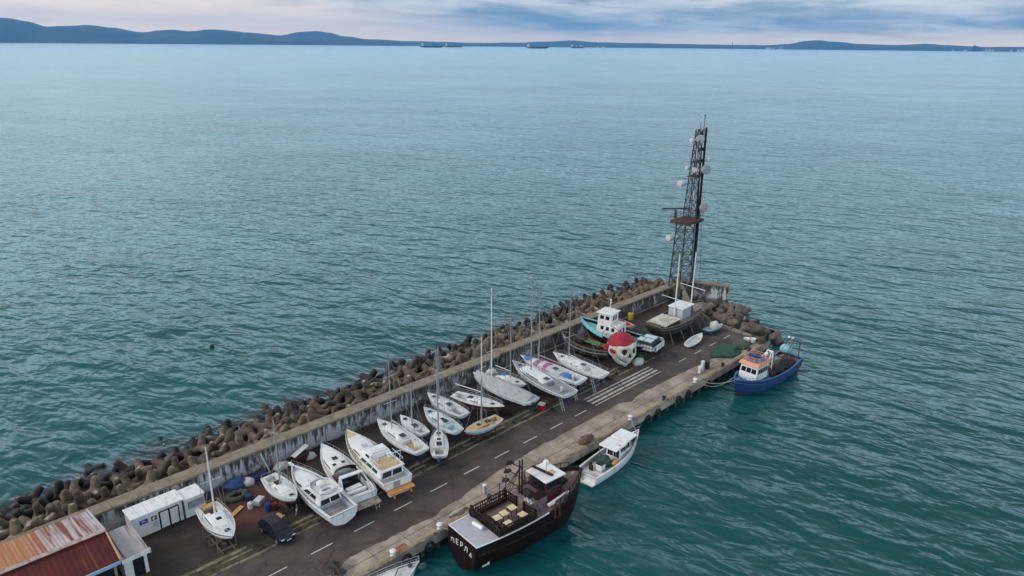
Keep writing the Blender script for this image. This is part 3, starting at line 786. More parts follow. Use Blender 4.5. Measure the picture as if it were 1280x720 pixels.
# road and yard surfaces
def ragged(pts, step=.5, amp=.25):
    out = []
    for (x0, y0), (x1, y1) in zip(pts, pts[1:]):
        n = max(1, int(abs(x1-x0)/step))
        for i in range(n):
            k = i/n; x = x0+(x1-x0)*k; out.append((x, y0+(y1-y0)*k+amp*(mnoise.noise(Vector((x*.5, 3, 0)))+.7*mnoise.noise(Vector((x*1.9, 9, 0))))))
    return out+[pts[-1]]
lo = ragged([(-75, 3), (-23, 3.0), (-20.5, 1.9), (-18.4, 2.8), (-15.5, 2.7), (-9.3, 2.2), (-5, 2.7), (1, 3.5), (9.3, 3.9), (18.2, 3.8), (24, 3.9), (25.5, 3.0), (28.3, 3.6), (37.8, 3.3), (46.9, 2.7), (48.5, 1.3), (58.0, 1.25)])
setting(MB().sheet(lo+[(58.5, 8.0), (58.7, 9.3), (-75, 9.3)], .006).build('road', 'road'))
setting(MB().sheet([(-75, 9.2), (58.7, 9.2), (59.6, 11), (61.3, 13), (66.8, 22.2), (-75, 22.2)], .003).build('yard_ground', 'yard'))
moss = ragged([(-75, 9.35), (-20, 9.2), (10, 9.5), (38, 9.6)], .6, .12)
moss2 = ragged([(-75, 11.5), (-20, 11.3), (10, 11.5), (38, 11.2)], .6, .5)[::-1]
setting(MB().sheet(moss+moss2, .009).build('mossy_track_ground', 'moss'))
def kerb(v, w, h, u0, u1, gapp, seed):
    r = random.Random(seed); mb = MB(); u = u0
    while u < u1:
        l = r.uniform(1.2, 3.4)
        if r.random() > gapp: mb.box((u+l/2, v+r.uniform(-.05, .05), h/2-.05+r.uniform(-.02, .0)), (l-.05, w*r.uniform(.75, 1.05), h+.1), r.uniform(-.01, .01))
        u += l
    return setting(mb.build('kerb', 'kerb', bevel=.03))
kerb(9.25, .34, .07, -75, 40, .06, 1)
kerb(10.15, .26, .05, -75, 32, .28, 2)
kerb(10.85, .38, .06, -75, 38, .15, 3)
lm = MB()
dash = [(-25.4+4.72*i, 2.3) for i in range(10)]+[(41.2+4.4*i, 1.9) for i in range(4)]
for u, l in dash: lm.sheet([(u, 5.64), (u+l, 5.64), (u+l, 5.77), (u, 5.77)], .012)
setting(lm.build('lane_markings', 'line_white'))
zm = MB()
for v, w in ((5.62, .16), (6.18, .36), (6.92, .36), (7.66, .26)): zm.sheet([(21.3, v), (36.4, v), (36.4, v+w), (21.3, v+w)], .012)
setting(zm.build('crossing_markings', 'zebra'))
setting(MB().sheet([(-75, .42), (48, .42), (48, .60), (-75, .60)], .006).build('yellow_edge_line_markings', 'line_yellow'))
setting(MB().sheet([(-15.4, .15), (-13.5, .15), (-13.5, 1.0), (-15.4, 1.0)], .010).build('red_patch_pavement', P('worn_red_patch', (.30, .12, .085), .9, .3, 3)))
setting(MB().box((0, -.2+.11, .0), (0.01, .01, .01)).prism([(-75, -.2), (57.9, -.2), (57.9, .12), (-75, .12)], .004, .09).build('quay_edge_kerb', 'kerb'))
eb = MB()
a, b = Vector((58.15, .6)), Vector((59.5, 10.9))
for i in range(5):
    p, r_ = a.lerp(b, i/5+.01), a.lerp(b, (i+1)/5-.01); eb.box(((p.x+r_.x)/2, (p.y+r_.y)/2, .12), ((r_-p).length, .55, .3), math.atan2(r_.y-p.y, r_.x-p.x))
setting(eb.build('end_kerb', 'kerb', bevel=.03))

# sea wall: two runs, the outer one set back a little, then the short end wall
def seawall(label, u0, u1, v0, h, th=1.7, drop=0):
    t = thing('sea_wall', label, 'wall', (0, 0, 0))
    mb = MB(); n = int((u1-u0)/3)
    mb.prism([(u0, v0), (u1, v0), (u1, v0+th), (u0, v0+th)], -1, h-.22); mb.build('wall', 'wall', t)
    cp = MB(); u = u0
    while u < u1-.1:
        l = min(6.1, u1-u); cp.box((u+l/2, v0+th/2-.02, h-.09+rnd.uniform(-.02, .02)), (l-.02, th+.16, .26)); u += l
    cp.build('coping', 'coping', t, bevel=.03)
    return t
seawall('long whitewashed sea wall behind the boats, from the sheds to the covered hull', -75, 19.4, 22.0, 2.55, 1.55)
seawall('darker outer sea wall between the trawler and the armour blocks', 19.9, 67.0, 22.7, 2.35, 1.45)
t = thing('sea_wall', 'short end wall with white patches running out from beneath the radio mast', 'wall', (68.2, 23.4, 0), math.atan2(14.3-23.0, 71.9-68.2))
MB().box((4.6, 0, .9), (9.6, 1.1, 3.6)).build('wall', 'wall', t)
MB().box((4.6, 0, 2.82), (9.7, 1.3, .26)).build('coping', 'coping', t, bevel=.03)
t = thing('buttress', 'dark sloping concrete buttress in the corner below the radio mast', 'buttress', (65.4, 20.4, 0), R(60))
MB().hexa([(-2.6, -.4, 0), (2.6, -.4, 0), (2.6, .4, 0), (-2.6, .4, 0)], [(1.3, -.4, 2.9), (2.5, -.4, 3.0), (2.5, .4, 3.0), (1.3, .4, 2.9)]).build('wedge', 'concrete', t)
MB().hexa([(-2.7, -.5, .12), (2.4, -.5, 3.02), (2.4, .5, 3.02), (-2.7, .5, .12)], [(-2.7, -.5, .3), (2.4, -.5, 3.2), (2.4, .5, 3.2), (-2.7, .5, .3)]).build('coping', 'coping', t)

# ------------------------------------------------------------------ armour blocks
def tetra_mesh(name, seed, leg=1.62, r0=.60, r1=.40, mats=('tetra',)):
    mb = MB(); r = random.Random(seed)
    for d in ((0, 0, 1), (.943, 0, -.333), (-.471, .816, -.333), (-.471, -.816, -.333)):
        d = Vector(d); e = d*leg
        mb.tube((0, 0, 0), e, r0, r1, 12); mb.tube(e*.985, e*1.09, r1, r1*.72, 12)
    mb.ball((0, 0, 0), r0*1.02, 12, 8)
    o = mb.build(name, mats)
    md = o.modifiers.new('weld', 'REMESH'); md.mode = 'VOXEL'; md.voxel_size = .115
    sm = o.modifiers.new('soft', 'SMOOTH'); sm.iterations = 1; sm.factor = .5
    dg = bpy.context.evaluated_depsgraph_get()
    me = bpy.data.meshes.new_from_object(o.evaluated_get(dg)); bpy.data.objects.remove(o)
    for v in me.vertices: v.co += v.co.normalized()*.05*mnoise.noise(v.co*1.6+Vector((seed*7, 0, 0)))
    me.polygons.foreach_set('use_smooth', [True]*len(me.polygons))
    me.materials.clear(); me.materials.append(M[mats[0]]); me.name = name
    return me
TM = [tetra_mesh('tetrapod_block', i, mats=('tetra',)) for i in (1, 2)]
TD = [tetra_mesh('dark_tetrapod_block', i, mats=('tetradark_limed',)) for i in (3, 4)]
TE = [tetra_mesh('end_tetrapod_block', i, r0=.86, r1=.62, leg=1.35, mats=('endrock',)) for i in (5, 6)]
setting(MB().loft([[(u, 23.6, .3), (u, 26, -.3+.5*mnoise.noise(Vector((u*.3, 0, 0)))), (u, 30, -1.2+.5*mnoise.noise(Vector((u*.3, 1, 0)))), (u, 34, -2.1), (u, 38, -4.2)] for u in range(-75, 76, 3)]).build('rubble_mound_ground', 'mound'))
def block(mesh, p, sc, label, group, tilt=None, name='tetrapod'):
    o = bpy.data.objects.new(name, mesh); C.objects.link(o); o.location = p; o.scale = (sc, sc, sc)
    if tilt is None: o.rotation_euler = (rnd.uniform(0, 6.28), rnd.uniform(0, 6.28), rnd.uniform(0, 6.28))
    else: o.rotation_euler = (rnd.gauss(0, tilt), rnd.gauss(0, tilt), rnd.uniform(0, 6.28))
    return tag(o, label, name.replace('_', ' '), group)
TAN = ('tan brown concrete tetrapod in the dry heap outside the sea wall', 'tan tetrapods heaped outside the sea wall')
WET = ('blackened wet concrete tetrapod at the waterline outside the long sea wall', 'dark wet tetrapods along the waterline')
for row, (v, zc) in enumerate(((25.0, 1.2), (27.2, .75), (29.4, .2), (31.6, -.45))):
    u = -42+(row % 2)*1.3
    while u < 70:
        s_ = rnd.uniform(.78, 1.0); du = rnd.uniform(2.1, 2.6)
        if row < 3 or rnd.random() < .4:
            block(rnd.choice(TM), (u+rnd.uniform(-.25, .25), v+rnd.uniform(-.4, .4), zc+rnd.uniform(-.25, .35)), s_, *TAN, tilt=.45 if rnd.random() < .6 else None)
        else: block(rnd.choice(TD), (u, v+rnd.uniform(-.3, .3), zc+rnd.uniform(-.2, .2)), s_, *WET)
        u += du
u = -42
while u < 74:
    block(rnd.choice(TD), (u+.8, 33.3+rnd.uniform(-.4, .4), -1.15+rnd.uniform(-.25, .3)), rnd.uniform(.8, 1.0), *WET)
    if rnd.random() < .78: block(rnd.choice(TD), (u, 35.3+rnd.uniform(-.5, .7), -1.8+rnd.uniform(-.3, .3)), rnd.uniform(.85, 1.05), *WET)
    if rnd.random() < .22: block(rnd.choice(TD), (u+1, 37.2+rnd.uniform(-.3, .6), -2.5+rnd.uniform(-.25, .2)), rnd.uniform(.85, 1.0), *WET)
    u += rnd.uniform(2.4, 3.0)
block(TD[0], (-29.9, 38.9, -2.35), .8, 'lone dark block standing in the water off the near armour', None)
block(TD[1], (-22.0, 39.6, -2.75), .8, 'lone dark block barely breaking the water off the white cabins', None)
# head of the pier
setting(MB().loft([[(58.2, v, -.3), (62, v+.5, -.6), (67, v+1, -1.4), (71.5+.2*(v-8), v+1, -2.6), (76, v+1, -4.2)] for v in (2.5, 4, 6, 9, 12, 15, 19, 24, 30)]).build('head_mound_ground', 'mound'))
HEAD = ('grey brown rounded armour block in the tumbled heap beyond the road end', 'grey armour blocks beyond the road end')
HWET = ('dark wet armour block at the waterline around the pier head', 'dark armour blocks around the pier head')
pts = []
for _ in range(1500):
    u, v = rnd.uniform(59.5, 74.5), rnd.uniform(-1.5, 17.5)
    lim = 61.5+.72*(v+1.5)*.9 if v < 10 else 73.8-.15*(v-10)
    left = 60.0+max(0, v-9)*.55
    if u > min(lim+1.6, 74.5) or u < left: continue
    if any((u-a)**2+(v-b)**2 < 2.0**2 for a, b, _ in pts): continue
    pts.append((u, v, lim))
for u, v, lim in pts:
    wet = u > lim-.4
    z = .35-1.9*max(0, (u-60)/(max(lim, 61.5)-60))**1.2+(0 if not wet else -.3)
    block(rnd.choice(TD if wet else TE), (u, v, max(z, -2.3)+rnd.uniform(-.2, .25)), rnd.uniform(.62, .98), *(HWET if wet else HEAD), name='armour_block')

# ------------------------------------------------------------------ sailing boats on the hard (bow, stern in pier metres)
t, h = sailboat('white yacht bow to the road on dark timber props, next to the white cabins', 'dark timber cradle under the yacht next to the white cabins', (-26.0, 9.7), (-25.7, 16.2), 2.4, 2.55, mast='whitemast',
    tm=.36, mh=7.2, tr=(.22, .70, .66, .36), win=(.1, .75), split=1, hatches=(.80, .60, .5), ck=(.03, .2), ckm='tan', hull=('gel', 'black_af', 'stripe_black'), cradm='timber', st=.8, mid=.36)
MB().box((h.x(.07), .1, h.z(.07)+.2), (.5, 1.2, .16), .2).box((h.x(.04), -.4, h.z(.1)+.3), (.2, .9, .1), .5).build('stowed_planks', 'newwood', t)
sailboat('small white yacht with red bottom, bow to the road, left of the motor cruisers', 'dark cradle under the small red-bottomed yacht beside the motor cruisers', (-18.9, 11.1), (-18.9, 17.0), 2.25, 2.3, mast='darkmast', tm=.44, mh=7.3,
    tr=(.30, .76, .5, .26), win=(.2, .55), hatches=(.84, .36), ck=(.05, .22), ckm='deck', hull=('gel', 'red_af', 'gel'), stripe=False, st=.72, mid=.4, boom=None)
t, h = sailboat('white racing yacht with blue bottom right of the flybridge cruiser, bow to the wall', 'dark cradle under the blue-bottomed racing yacht', (-4.0, 18.8), (-4.4, 9.7), 2.25, 2.75, mast='alu', tm=.66, mh=9.6, tr=(.38, .80, .55, .38), win=(.12, .6),
    hatches=(.83, .72), ck=(.05, .33), ckm='tan', wheel=True, hull=('gel', 'navy', 'gel'), stripe=False, spr=2, boom=(3.2, .1))
sailboat('small plain white yacht without windows, between the racing yacht and pale blue one', 'dark cradle under the small plain windowless yacht', (-1.3, 17.9), (-1.6, 12.6), 2.1, 2.0, mast='darkmast', tm=.52, mh=5.2, tr=(.36, .72, .45, .2), win=(.9, .91),
    hatches=(.8,), ck=(.06, .28), ckm='deck', hull=('gel2', 'black_af', 'gel'), stripe=False, st=.6, spr=1, rails=False, boom=(2.0, .05), boomz=.5)
sailboat('white yacht close to the wall with cockpit cushions, left of the small red-keeled boat', 'dark cradle under the white yacht close to the wall', (4.8, 20.3), (4.6, 12.8), 2.1, 2.4, mast='alu', tm=.68, mh=7.2, tr=(.36, .78, .56, .36), win=(.2, .6), split=2,
    hatches=(.82, .68), ck=(.05, .32), ckm='greydeck', hull=('gel2', 'navy', 'stripe_black'), spr=1)
sailboat('pale blue decked yacht with an open dark hatch, behind the end-on little yacht', 'dark cradle under the pale blue decked yacht', (2.0, 17.5), (1.5, 10.4), 2.1, 2.4, mast='darkmast', tm=.58, mh=8.6, deckm='aquadeck', tr=(.32, .76, .55, .3), win=(.2, .7),
    hatches=(.45, .82), ck=(.05, .24), ckm='aquadeck', hull=('gel', 'navy', 'stripe_black'), stripe=False, st=.66)
t, h = sailboat('little white yacht seen end-on beside the kerb, with a blue outboard cover', 'dark cradle under the little end-on yacht beside the kerb', (0.1, 12.4), (-3.3, 8.0), 1.9, 2.1, mast='darkmast', tm=.74, mh=6.4, tr=(.34, .76, .5, .3), win=(.2, .6),
    hatches=(.56, .84), ck=(.05, .32), ckm='greydeck', hull=('gel', 'navy', 'stripe_blue'), st=.78, deckm='deck')
MB().box((h.x(-.04), 0, 1.5), (.35, .34, .5)).box((h.x(-.03), 0, .95), (.16, .12, .8)).build('outboard', 'navy', t, bevel=.05)
t, h = sailboat('burgundy hulled yacht with white deck and long white boom, bow to the road', 'dark cradle under the burgundy yacht', (9.5, 10.9), (7.5, 18.2), 1.95, 2.4, mast='whitemast', tm=.56, mh=8.6, deckm='deck', tr=(.30, .70, .5, .26), win=(.12, .6),
    hatches=(.77,), ck=(.06, .26), ckm='greydeck', hull=('burg', 'red_af', 'gel'), spr=1, boom=(4.0, .15), boomz=1.1, gun='gel', trm='gel', stripe=False)
sailboat('small yacht with tan deck and pale blue topsides lying parallel to the kerb', 'dark cradle under the small tan decked boat parallel to the kerb', (2.1, 10.0), (7.7, 9.95), 1.75, 2.05, mast='darkmast', tm=.52, mh=6.0, deckm='tan', tr=(.30, .78, .55, .26), win=(.1, .6),
    hatches=(.6,), ck=(.04, .24), ckm='greydeck', hull=('lightblue', 'red_af', 'gel'), trm='tan', st=.7, gun='gel', rails=False)
t, h = sailboat('long yacht wrapped in a grey canvas cover, with the tall white mast', 'dark cradle under the canvas covered yacht', (12.8, 20.4), (13.1, 9.2), 2.3, 3.1, mast='whitemast', tm=.68, mh=13.2, tr=(.33, .78, .5, .3), win=(.1, .6),
    hatches=(), ck=None, hull=('gel2', 'navy', 'gel'), rails=False, spr=2, D=1.05)
mb = MB(); secs = []
for i in range(25):
    k = .03+.90*i/24; b_ = h.b(k)+.07; z = h.z(k); rdg = .55+.25*math.sin(PI*k)+.06*mnoise.noise(Vector((i*.8, 0, 0)))
    hang = .42+.12*mnoise.noise(Vector((i*.6, 5, 0)))
    row = []
    for j in range(13):
        a = -1+2*j/12
        if abs(a) > .8: y, zz = math.copysign(b_, a), z-hang*(abs(a)-.8)/.2
        else: y = b_*a/.8; zz = z+.07+rdg*(1-abs(a)/.8)*(1+.15*mnoise.noise(Vector((i*.5, j*.6, 2))))
        row.append((h.x(k), y, zz))
    secs.append(row)
mb.loft(secs, cap0=True, cap1=True).build('canvas_cover', 'canvas', t, smooth=60)
MB().box((h.x(-.01), .2, 1.9), (.3, .34, .55)).box((h.x(-.01), .2, 1.35), (.16, .12, .7)).build('outboard', 'rubber', t, bevel=.06)
t, h = sailboat('small white yacht with blue windows tucked behind the canvas covered one', 'dark cradle under the small yacht tucked behind the canvas cover', (15.9, 13.3), (15.1, 20.0), 1.95, 2.2, mast='alu', tm=.60, mh=8.6, tr=(.28, .72, .62, .4), win=(.1, .65), split=4,
    hatches=(.78,), ck=(.05, .24), ckm='greydeck', hull=('gel', 'black_af', 'gel'), stripe=False, boom=(2.6, .1))
MB().box((h.x(.42), .12, h.z(.42)+.46), (.6, .55, .06)).build('blue_hatch_cover', 'bluecanvas', t)
MB().ball((h.x(.10), .1, h.z(.1)+.25), (.55, .7, .4), 10, 7, jit=.4).build('stowed_cover', 'whitebag', t)
sailboat('long white yacht with black side stripe and grey deck, left of the pink covered yacht', 'dark cradle under the long black-striped yacht', (19.3, 19.3), (17.9, 7.3), 2.3, 3.3, D=1.1, mast='darkmast', tm=.66, mh=13.6, deckm='greydeck', tr=(.36, .80, .6, .4), win=(.1, .7), split=1,
    hatches=(.72, .86), ck=(.04, .34), ckm='greydeck', hull=('gel', 'navy', 'stripe_black'), spr=3, wheel=True, trm='gel', st=.82, sheer=.4)
t, h = sailboat('white yacht with pink and white deck covers and a bright blue cockpit cover', 'dark cradle under the pink covered yacht', (21.7, 20.0), (21.9, 8.7), 2.25, 3.1, D=1.05, mast='darkmast', tm=.69, mh=11.6, tr=(.38, .80, .58, .38), win=(.15, .6), split=3,
    hatches=(.86,), ck=(.04, .32), ckm='greydeck', hull=('gel', 'navy', 'stripe_blue'), spr=2, boom=(4.2, -.1), st=.8, wheel=True)
for i, (k0, k1, mt, sh) in enumerate(((.44, .50, 'whitebag', .1), (.50, .57, 'pink', 0), (.575, .64, 'whitebag', -.1), (.64, .71, 'pink', .1), (.84, .92, 'bluecanvas', 0))):
    mb = MB(); secs = []
    for q_ in range(4):
        k = k0+(k1-k0)*q_/3; w = min(.62*h.B/2*1.05, h.b(k)*.9)
        secs.append([(h.x(k)+sh*math.sin(j), w*math.cos(PI*j/8)*(1+.05*math.sin(j*3+i)), h.z(k)+.05+(.44 if i < 4 else .16)*math.sin(PI*j/8)**.6+.05*mnoise.noise(Vector((i*3, q_, j*.9)))) for j in range(9)])
    mb.loft(secs, cap0=True, cap1=True).build('deck_cover', mt, t, smooth=60)
MB().ball((h.x(.22), .2, h.z(.22)+.12), (.8, .6, .3), 10, 6, jit=.3).build('cockpit_cover', 'bluecanvas', t, smooth=80)
sailboat('clean white yacht with low boom beside the giant skull', 'dark cradle under the clean white yacht beside the giant skull', (25.9, 17.5), (25.5, 7.7), 2.25, 2.9, mast='alu', tm=.68, mh=10.6, tr=(.36, .78, .55, .34), win=(.15, .6), split=2,
    hatches=(.82, .7), ck=(.05, .33), ckm='deck', hull=('gel', 'navy', 'gel'), stripe=False, spr=2, boom=(4.1, -.25), boomz=.9, st=.78)

# ------------------------------------------------------------------ motor cruisers
def cruiser(label, bow, stern, zd, B, D, rows, mats, **kw):
    loc, rz, L = place(bow, stern)
    h = Hull(L, B, zd, D, MOTOR, st=.9, mid=.38, full=2.4, rake=1.1, tr=0, sheer=kw.pop('sheer', .5), lift=.12, **kw)
    t = thing('motor_cruiser', label, 'motor boat', loc, rz, 'motor cruisers laid up on the pier')
    h.shell(t, mats, rows)
    return t, h, loc, rz, L
# white flybridge cruiser with grey decks
t, h, loc, rz, L = cruiser('all white motor cruiser with grey side decks and a round radar on its flybridge', (-16.2, 17.0), (-16.4, 6.6), 1.95, 3.3, 1.5, [0]*5+[1]*3, ['gel', 'navy'])
h.deck(t, 'lilac', drop=.22, ck=(.03, .24), ckw=.72, ckd=.35, ckmat='greydeck'); h.gunwale(t, 'gel', .14, .1)
h.band(t, 'stripe_blue', .13, .19, .05, .9)
c = h.trunk(t, 'gel', .42, .90, .62, .62, base=-.2, name='fore_cabin', front=.6, back=.05); h.trunk_window(c, .35, .72, .35, .62)
q = frustum(w := MB(), (h.x(.24), h.x(.68), 1.32), (h.x(.26), h.x(.50), 1.05), 1.75, 2.72); wh = w.build('wheelhouse', 'gel', t, bevel=.12)
windows(wh, q['front'], 3, .35, .85); windows(wh, q['left'], 2, .45, .85, .12, .8); windows(wh, q['right'], 2, .45, .85, .12, .8); windows(wh, q['back'], 2, .1, .85, mat='glass', name='door')
MB().prism([(h.x(.20), -1.2), (h.x(.44), -1.2), (h.x(.51), -.7), (h.x(.51), .7), (h.x(.44), 1.2), (h.x(.20), 1.2)], 2.74, 2.83).build('flybridge_deck', 'gel', t, bevel=.03)
mb = MB()
pl = [(h.x(.20), 1.2), (h.x(.44), 1.2), (h.x(.51), .7), (h.x(.515), 0), (h.x(.51), -.7), (h.x(.44), -1.2), (h.x(.20), -1.2)]
mb.loft([[(x, y, 2.79), (x-.08, y*1.0, 3.12), (x-.14, y*.93, 3.12), (x-.06, y*.95, 2.79)] for x, y in pl], closed=True, cap0=True, cap1=True).build('flybridge_coaming', 'gel', t)
MB().lathe([(.42, 3.2), (.46, 3.28), (.46, 3.4), (.36, 3.49), (.1, 3.52)], 18, (h.x(.39), .1, 0)).tube((h.x(.39), .1, 2.8), (h.x(.39), .1, 3.25), .2, n=10).build('radar_dome', 'gel', t, smooth=50)
mb = MB()
for sd in (1, -1): mb.tube((h.x(.26), sd*1.1, 3.05), (h.x(.21), sd*.95, 3.5), .07)
mb.tube((h.x(.21), -.95, 3.5), (h.x(.21), .95, 3.5), .08).build('radar_arch', 'gel', t)
MB().torus((h.x(.29), 0, 3.02), .62, .16, 16, 8, sx=.7, sy=1.1).build('seat', 'deck', t, smooth=60)
MB().box((h.x(.46), 0, 3.02), (.3, .8, .42), ry=R(-15)).build('helm_console', 'greydeck', t, bevel=.05)
for i in range(4): MB().box((h.x(.045+.05*i)+.1, 0, h.z(.1)-.545), (.035, 2.2, .012)).build('deck_seam', 'gel', t)
h.rail(t, .55, 9, .34, 1.0, close=False); MB().box((h.x(1.0)+.1, 0, h.z(1)+.02), (.8, .3, .1)).tube((h.x(1)+.4, 0, h.z(1)), (h.x(1)+.6, 0, h.z(1)-.4), .05).build('bow_roller', 'gel', t)
cradle(h, loc, rz, 'dark cradle under the all white motor cruiser', keelz=0)
# open express cruiser with red hull flash
t, h, loc, rz, L = cruiser('white open motor cruiser with dark red hull flash and a grey bathing platform', (-11.5, 18.9), (-13.3, 7.9), 1.75, 3.3, 1.3, [0]*5+[1]*3, ['gel', 'black_af'])
h.deck(t, 'deck', drop=.06, ck=(.05, .46), ckw=.74, ckd=.6, ckmat='darksteel'); h.gunwale(t, 'gel', .10, .07); h.band(t, 'stripe_black', .05, .10, .05, .97)
for sd in (1, -1): MB().loft([[(h.x(k), sd*h.b(k)*.74, h.z(k)+.03), (h.x(k), sd*h.b(k)*.74, h.z(k)+.16), (h.x(k), sd*(h.b(k)*.74+.14), h.z(k)+.16), (h.x(k), sd*(h.b(k)*.74+.14), h.z(k)+.03)] for k in [.2+.03*i for i in range(9)]], closed=True, cap0=True, cap1=True).build('coaming_trim', 'burg', t)
for sd in (1, -1):
    mb = MB(); mb.loft([[h.pt(k, sd, .12+.2*(.36-k) if True else 0, .015), h.pt(k, sd, .46, .015)] for k in [.03+.036*i for i in range(11)]]).build('red_flash', 'stripe_red', t)
c = h.trunk(t, 'gel', .46, .92, .66, .42, name='fore_cabin', front=.7, back=.05); h.trunk_window(c, .15, .6, .3, .65)
hatch(c, h.x(.66), 0, h.z(.66)+.44, .55); hatch(c, h.x(.56), .5, h.z(.56)+.42, .4); hatch(c, h.x(.56), -.5, h.z(.56)+.42, .4)
mb = MB(); secs = []
for i in range(9):
    a = R(-78+19.5*i); secs.append([(h.x(.40)+.95*math.cos(a)*1.1, 1.35*math.sin(a), 1.85), (h.x(.38)+.75*math.cos(a), 1.22*math.sin(a), 2.55), (h.x(.38)+.71*math.cos(a), 1.18*math.sin(a), 2.55), (h.x(.40)+.90*math.cos(a)*1.1, 1.30*math.sin(a), 1.85)])
mb.loft(secs, closed=True, cap0=True, cap1=True).build('windscreen', 'glass', t)
MB().box((h.x(.34), -.55, 1.75), (.5, .9, .75)).box((h.x(.30), .65, 1.6), (.9, .8, .5)).build('helm_console', 'stripe_black', t, bevel=.06)
MB().box((h.x(.335), .5, 1.98), (.6, .8, .14), .1).build('blue_seat', 'bluetarp', t, bevel=.05)
mb = MB()
for sd in (1, -1): mb.hexa([(h.x(.16), sd*1.48, 1.8), (h.x(.27), sd*1.48, 1.8), (h.x(.27), sd*1.36, 1.8), (h.x(.16), sd*1.36, 1.8)], [(h.x(.24), sd*1.25, 2.6), (h.x(.29), sd*1.25, 2.6), (h.x(.29), sd*1.15, 2.6), (h.x(.24), sd*1.15, 2.6)])
mb.box((h.x(.265), 0, 2.64), (.5, 2.5, .12)).build('radar_arch', 'gel', t, bevel=.03)
MB().box((h.x(.17), .2, 1.62), (.7, 1.7, .35), .12).box((h.x(.10), .3, 1.72), (.35, 2.2, .4)).build('seat', 'gel', t, bevel=.07)
MB().box((h.x(-.045), 0, 1.12), (1.35, 2.9, .12)).build('bathing_platform', 'greyplank', t, bevel=.03)
mb = MB().tube((h.x(.0), -1.3, 1.7), (h.x(-.02), -1.3, 2.4), .03).path([(h.x(-.02), -1.3, 2.4), (h.x(.2), -1.5, 2.5)], .03).build('flag_rail', 'steel', t)
h.rail(t, .5, 8, .42, .99, close=False, mid=False)
cradle(h, loc, rz, 'dark cradle under the open cruiser with the red flash', keelz=0)
# cream and white flybridge cruiser
t, h, loc, rz, L = cruiser('big flybridge cruiser with cream yellow foredeck and an orange bathing platform', (-8.2, 19.0), (-9.5, 7.2), 2.05, 3.7, 1.6, [0]*6+[1]*2, ['gel', 'orange'], sheer=.65)
h.deck(t, 'deck', drop=.10, t1=.34, ck=(.02, .12), ckw=.8, ckd=.4, ckmat='deck'); h.deck(t, 'yellowdeck', drop=.10, t0=.3401, name='foredeck'); h.gunwale(t, 'gel', .08, .06); h.band(t, 'tan', .16, .20, .03, .95, 'rub_rail')
h.band(t, 'stripe_black', .36, .44, .10, .30, 'hull_window')
c = h.trunk(t, 'gel', .46, .86, .62, .5, name='fore_cabin', front=.6, back=.05); hatch(c, h.x(.62), 0, h.z(.62)+.53, .6, 'lilac'); h.trunk_window(c, .1, .5, .3, .62)
q = frustum(w := MB(), (h.x(.11), h.x(.57), 1.45), (h.x(.10), h.x(.47), 1.30), 1.95, 2.870); wh = w.build('saloon', 'gel', t, bevel=.1)
windows(wh, q['left'], 3, .40, .88, .1, .86, mat='greenglass'); windows(wh, q['right'], 3, .40, .88, .1, .86, mat='greenglass'); windows(wh, q['front'], 3, .3, .88); windows(wh, q['back'], 2, .08, .85, name='door')
MB().box((h.x(.29), 0, 2.920), (L*.40, 2.9, .12)).build('flybridge_deck', 'gel', t, bevel=.04)
MB().box((h.x(.20), 0, 2.992), (L*.17, 2.3, .03)).build('sun_deck', 'tan', t)
q = frustum(w := MB(), (h.x(.31), h.x(.50), 1.35), (h.x(.31), h.x(.45), 1.18), 2.980, 3.570); fb = w.build('flybridge_coaming', 'gel', t, bevel=.1)
MB().panel(q['front'], .06, .94, .35, .95).build('windscreen', 'glass', fb); MB().panel(q['left'], .5, .95, .45, .9).build('windscreen', 'glass', fb); MB().panel(q['right'], .5, .95, .45, .9).build('windscreen', 'glass', fb)
MB().box((h.x(.345), 0, 3.620), (.5, 1.8, .18)).build('seat', 'deck', t, bevel=.06)
MB().box((h.x(.27), -.9, 3.220), (.7, .55, .4)).build('flybridge_locker', 'gel', t, bevel=.04)
mb = MB()
for sd in (1, -1):
    for k in (.11, .17, .24): mb.tube((h.x(k), sd*1.38, 2.960), (h.x(k), sd*1.38, 3.620), .022, n=5)
    mb.path([(h.x(.30), sd*1.38, 3.620), (h.x(.11), sd*1.38, 3.620)], .022); mb.path([(h.x(.30), sd*1.38, 3.7), (h.x(.11), sd*1.38, 3.7)], .018)
mb.path([(h.x(.11), -1.38, 3.620), (h.x(.11), 1.38, 3.620)], .022).build('flybridge_rail', 'steel', t)
mb = MB()
for sd in (1, -1): mb.path([(h.x(.16), sd*1.3, 2.920), (h.x(.12), sd*1.2, 4.520), (h.x(.12), 0, 4.570)], .045)
mb.build('radar_arch', 'steel', t)
MB().box((h.x(-.012), 0, 1.0), (.55, 2.6, .5)).build('transom_step', 'gel', t, bevel=.04)
MB().box((h.x(-.035), 0, 1.32), (1.0, 2.920, .14)).build('bathing_platform', 'orange', t, bevel=.03)
MB().box((h.x(0)-.03, .2, 1.62), (.06, .75, .9)).build('transom_door', 'greydeck', t)
for y in (-1.0, 1.0): MB().tube((h.x(-.06), y, 1.2), (h.x(-.08), y, .8), .14, .1, 8).build('stern_drive', 'buoyor', t)
h.rail(t, .7, 10, .40, 1.0, close=False, mat='darksteel', r=.02)
cradle(h, loc, rz, 'dark cradle under the cream flybridge cruiser', keelz=0)

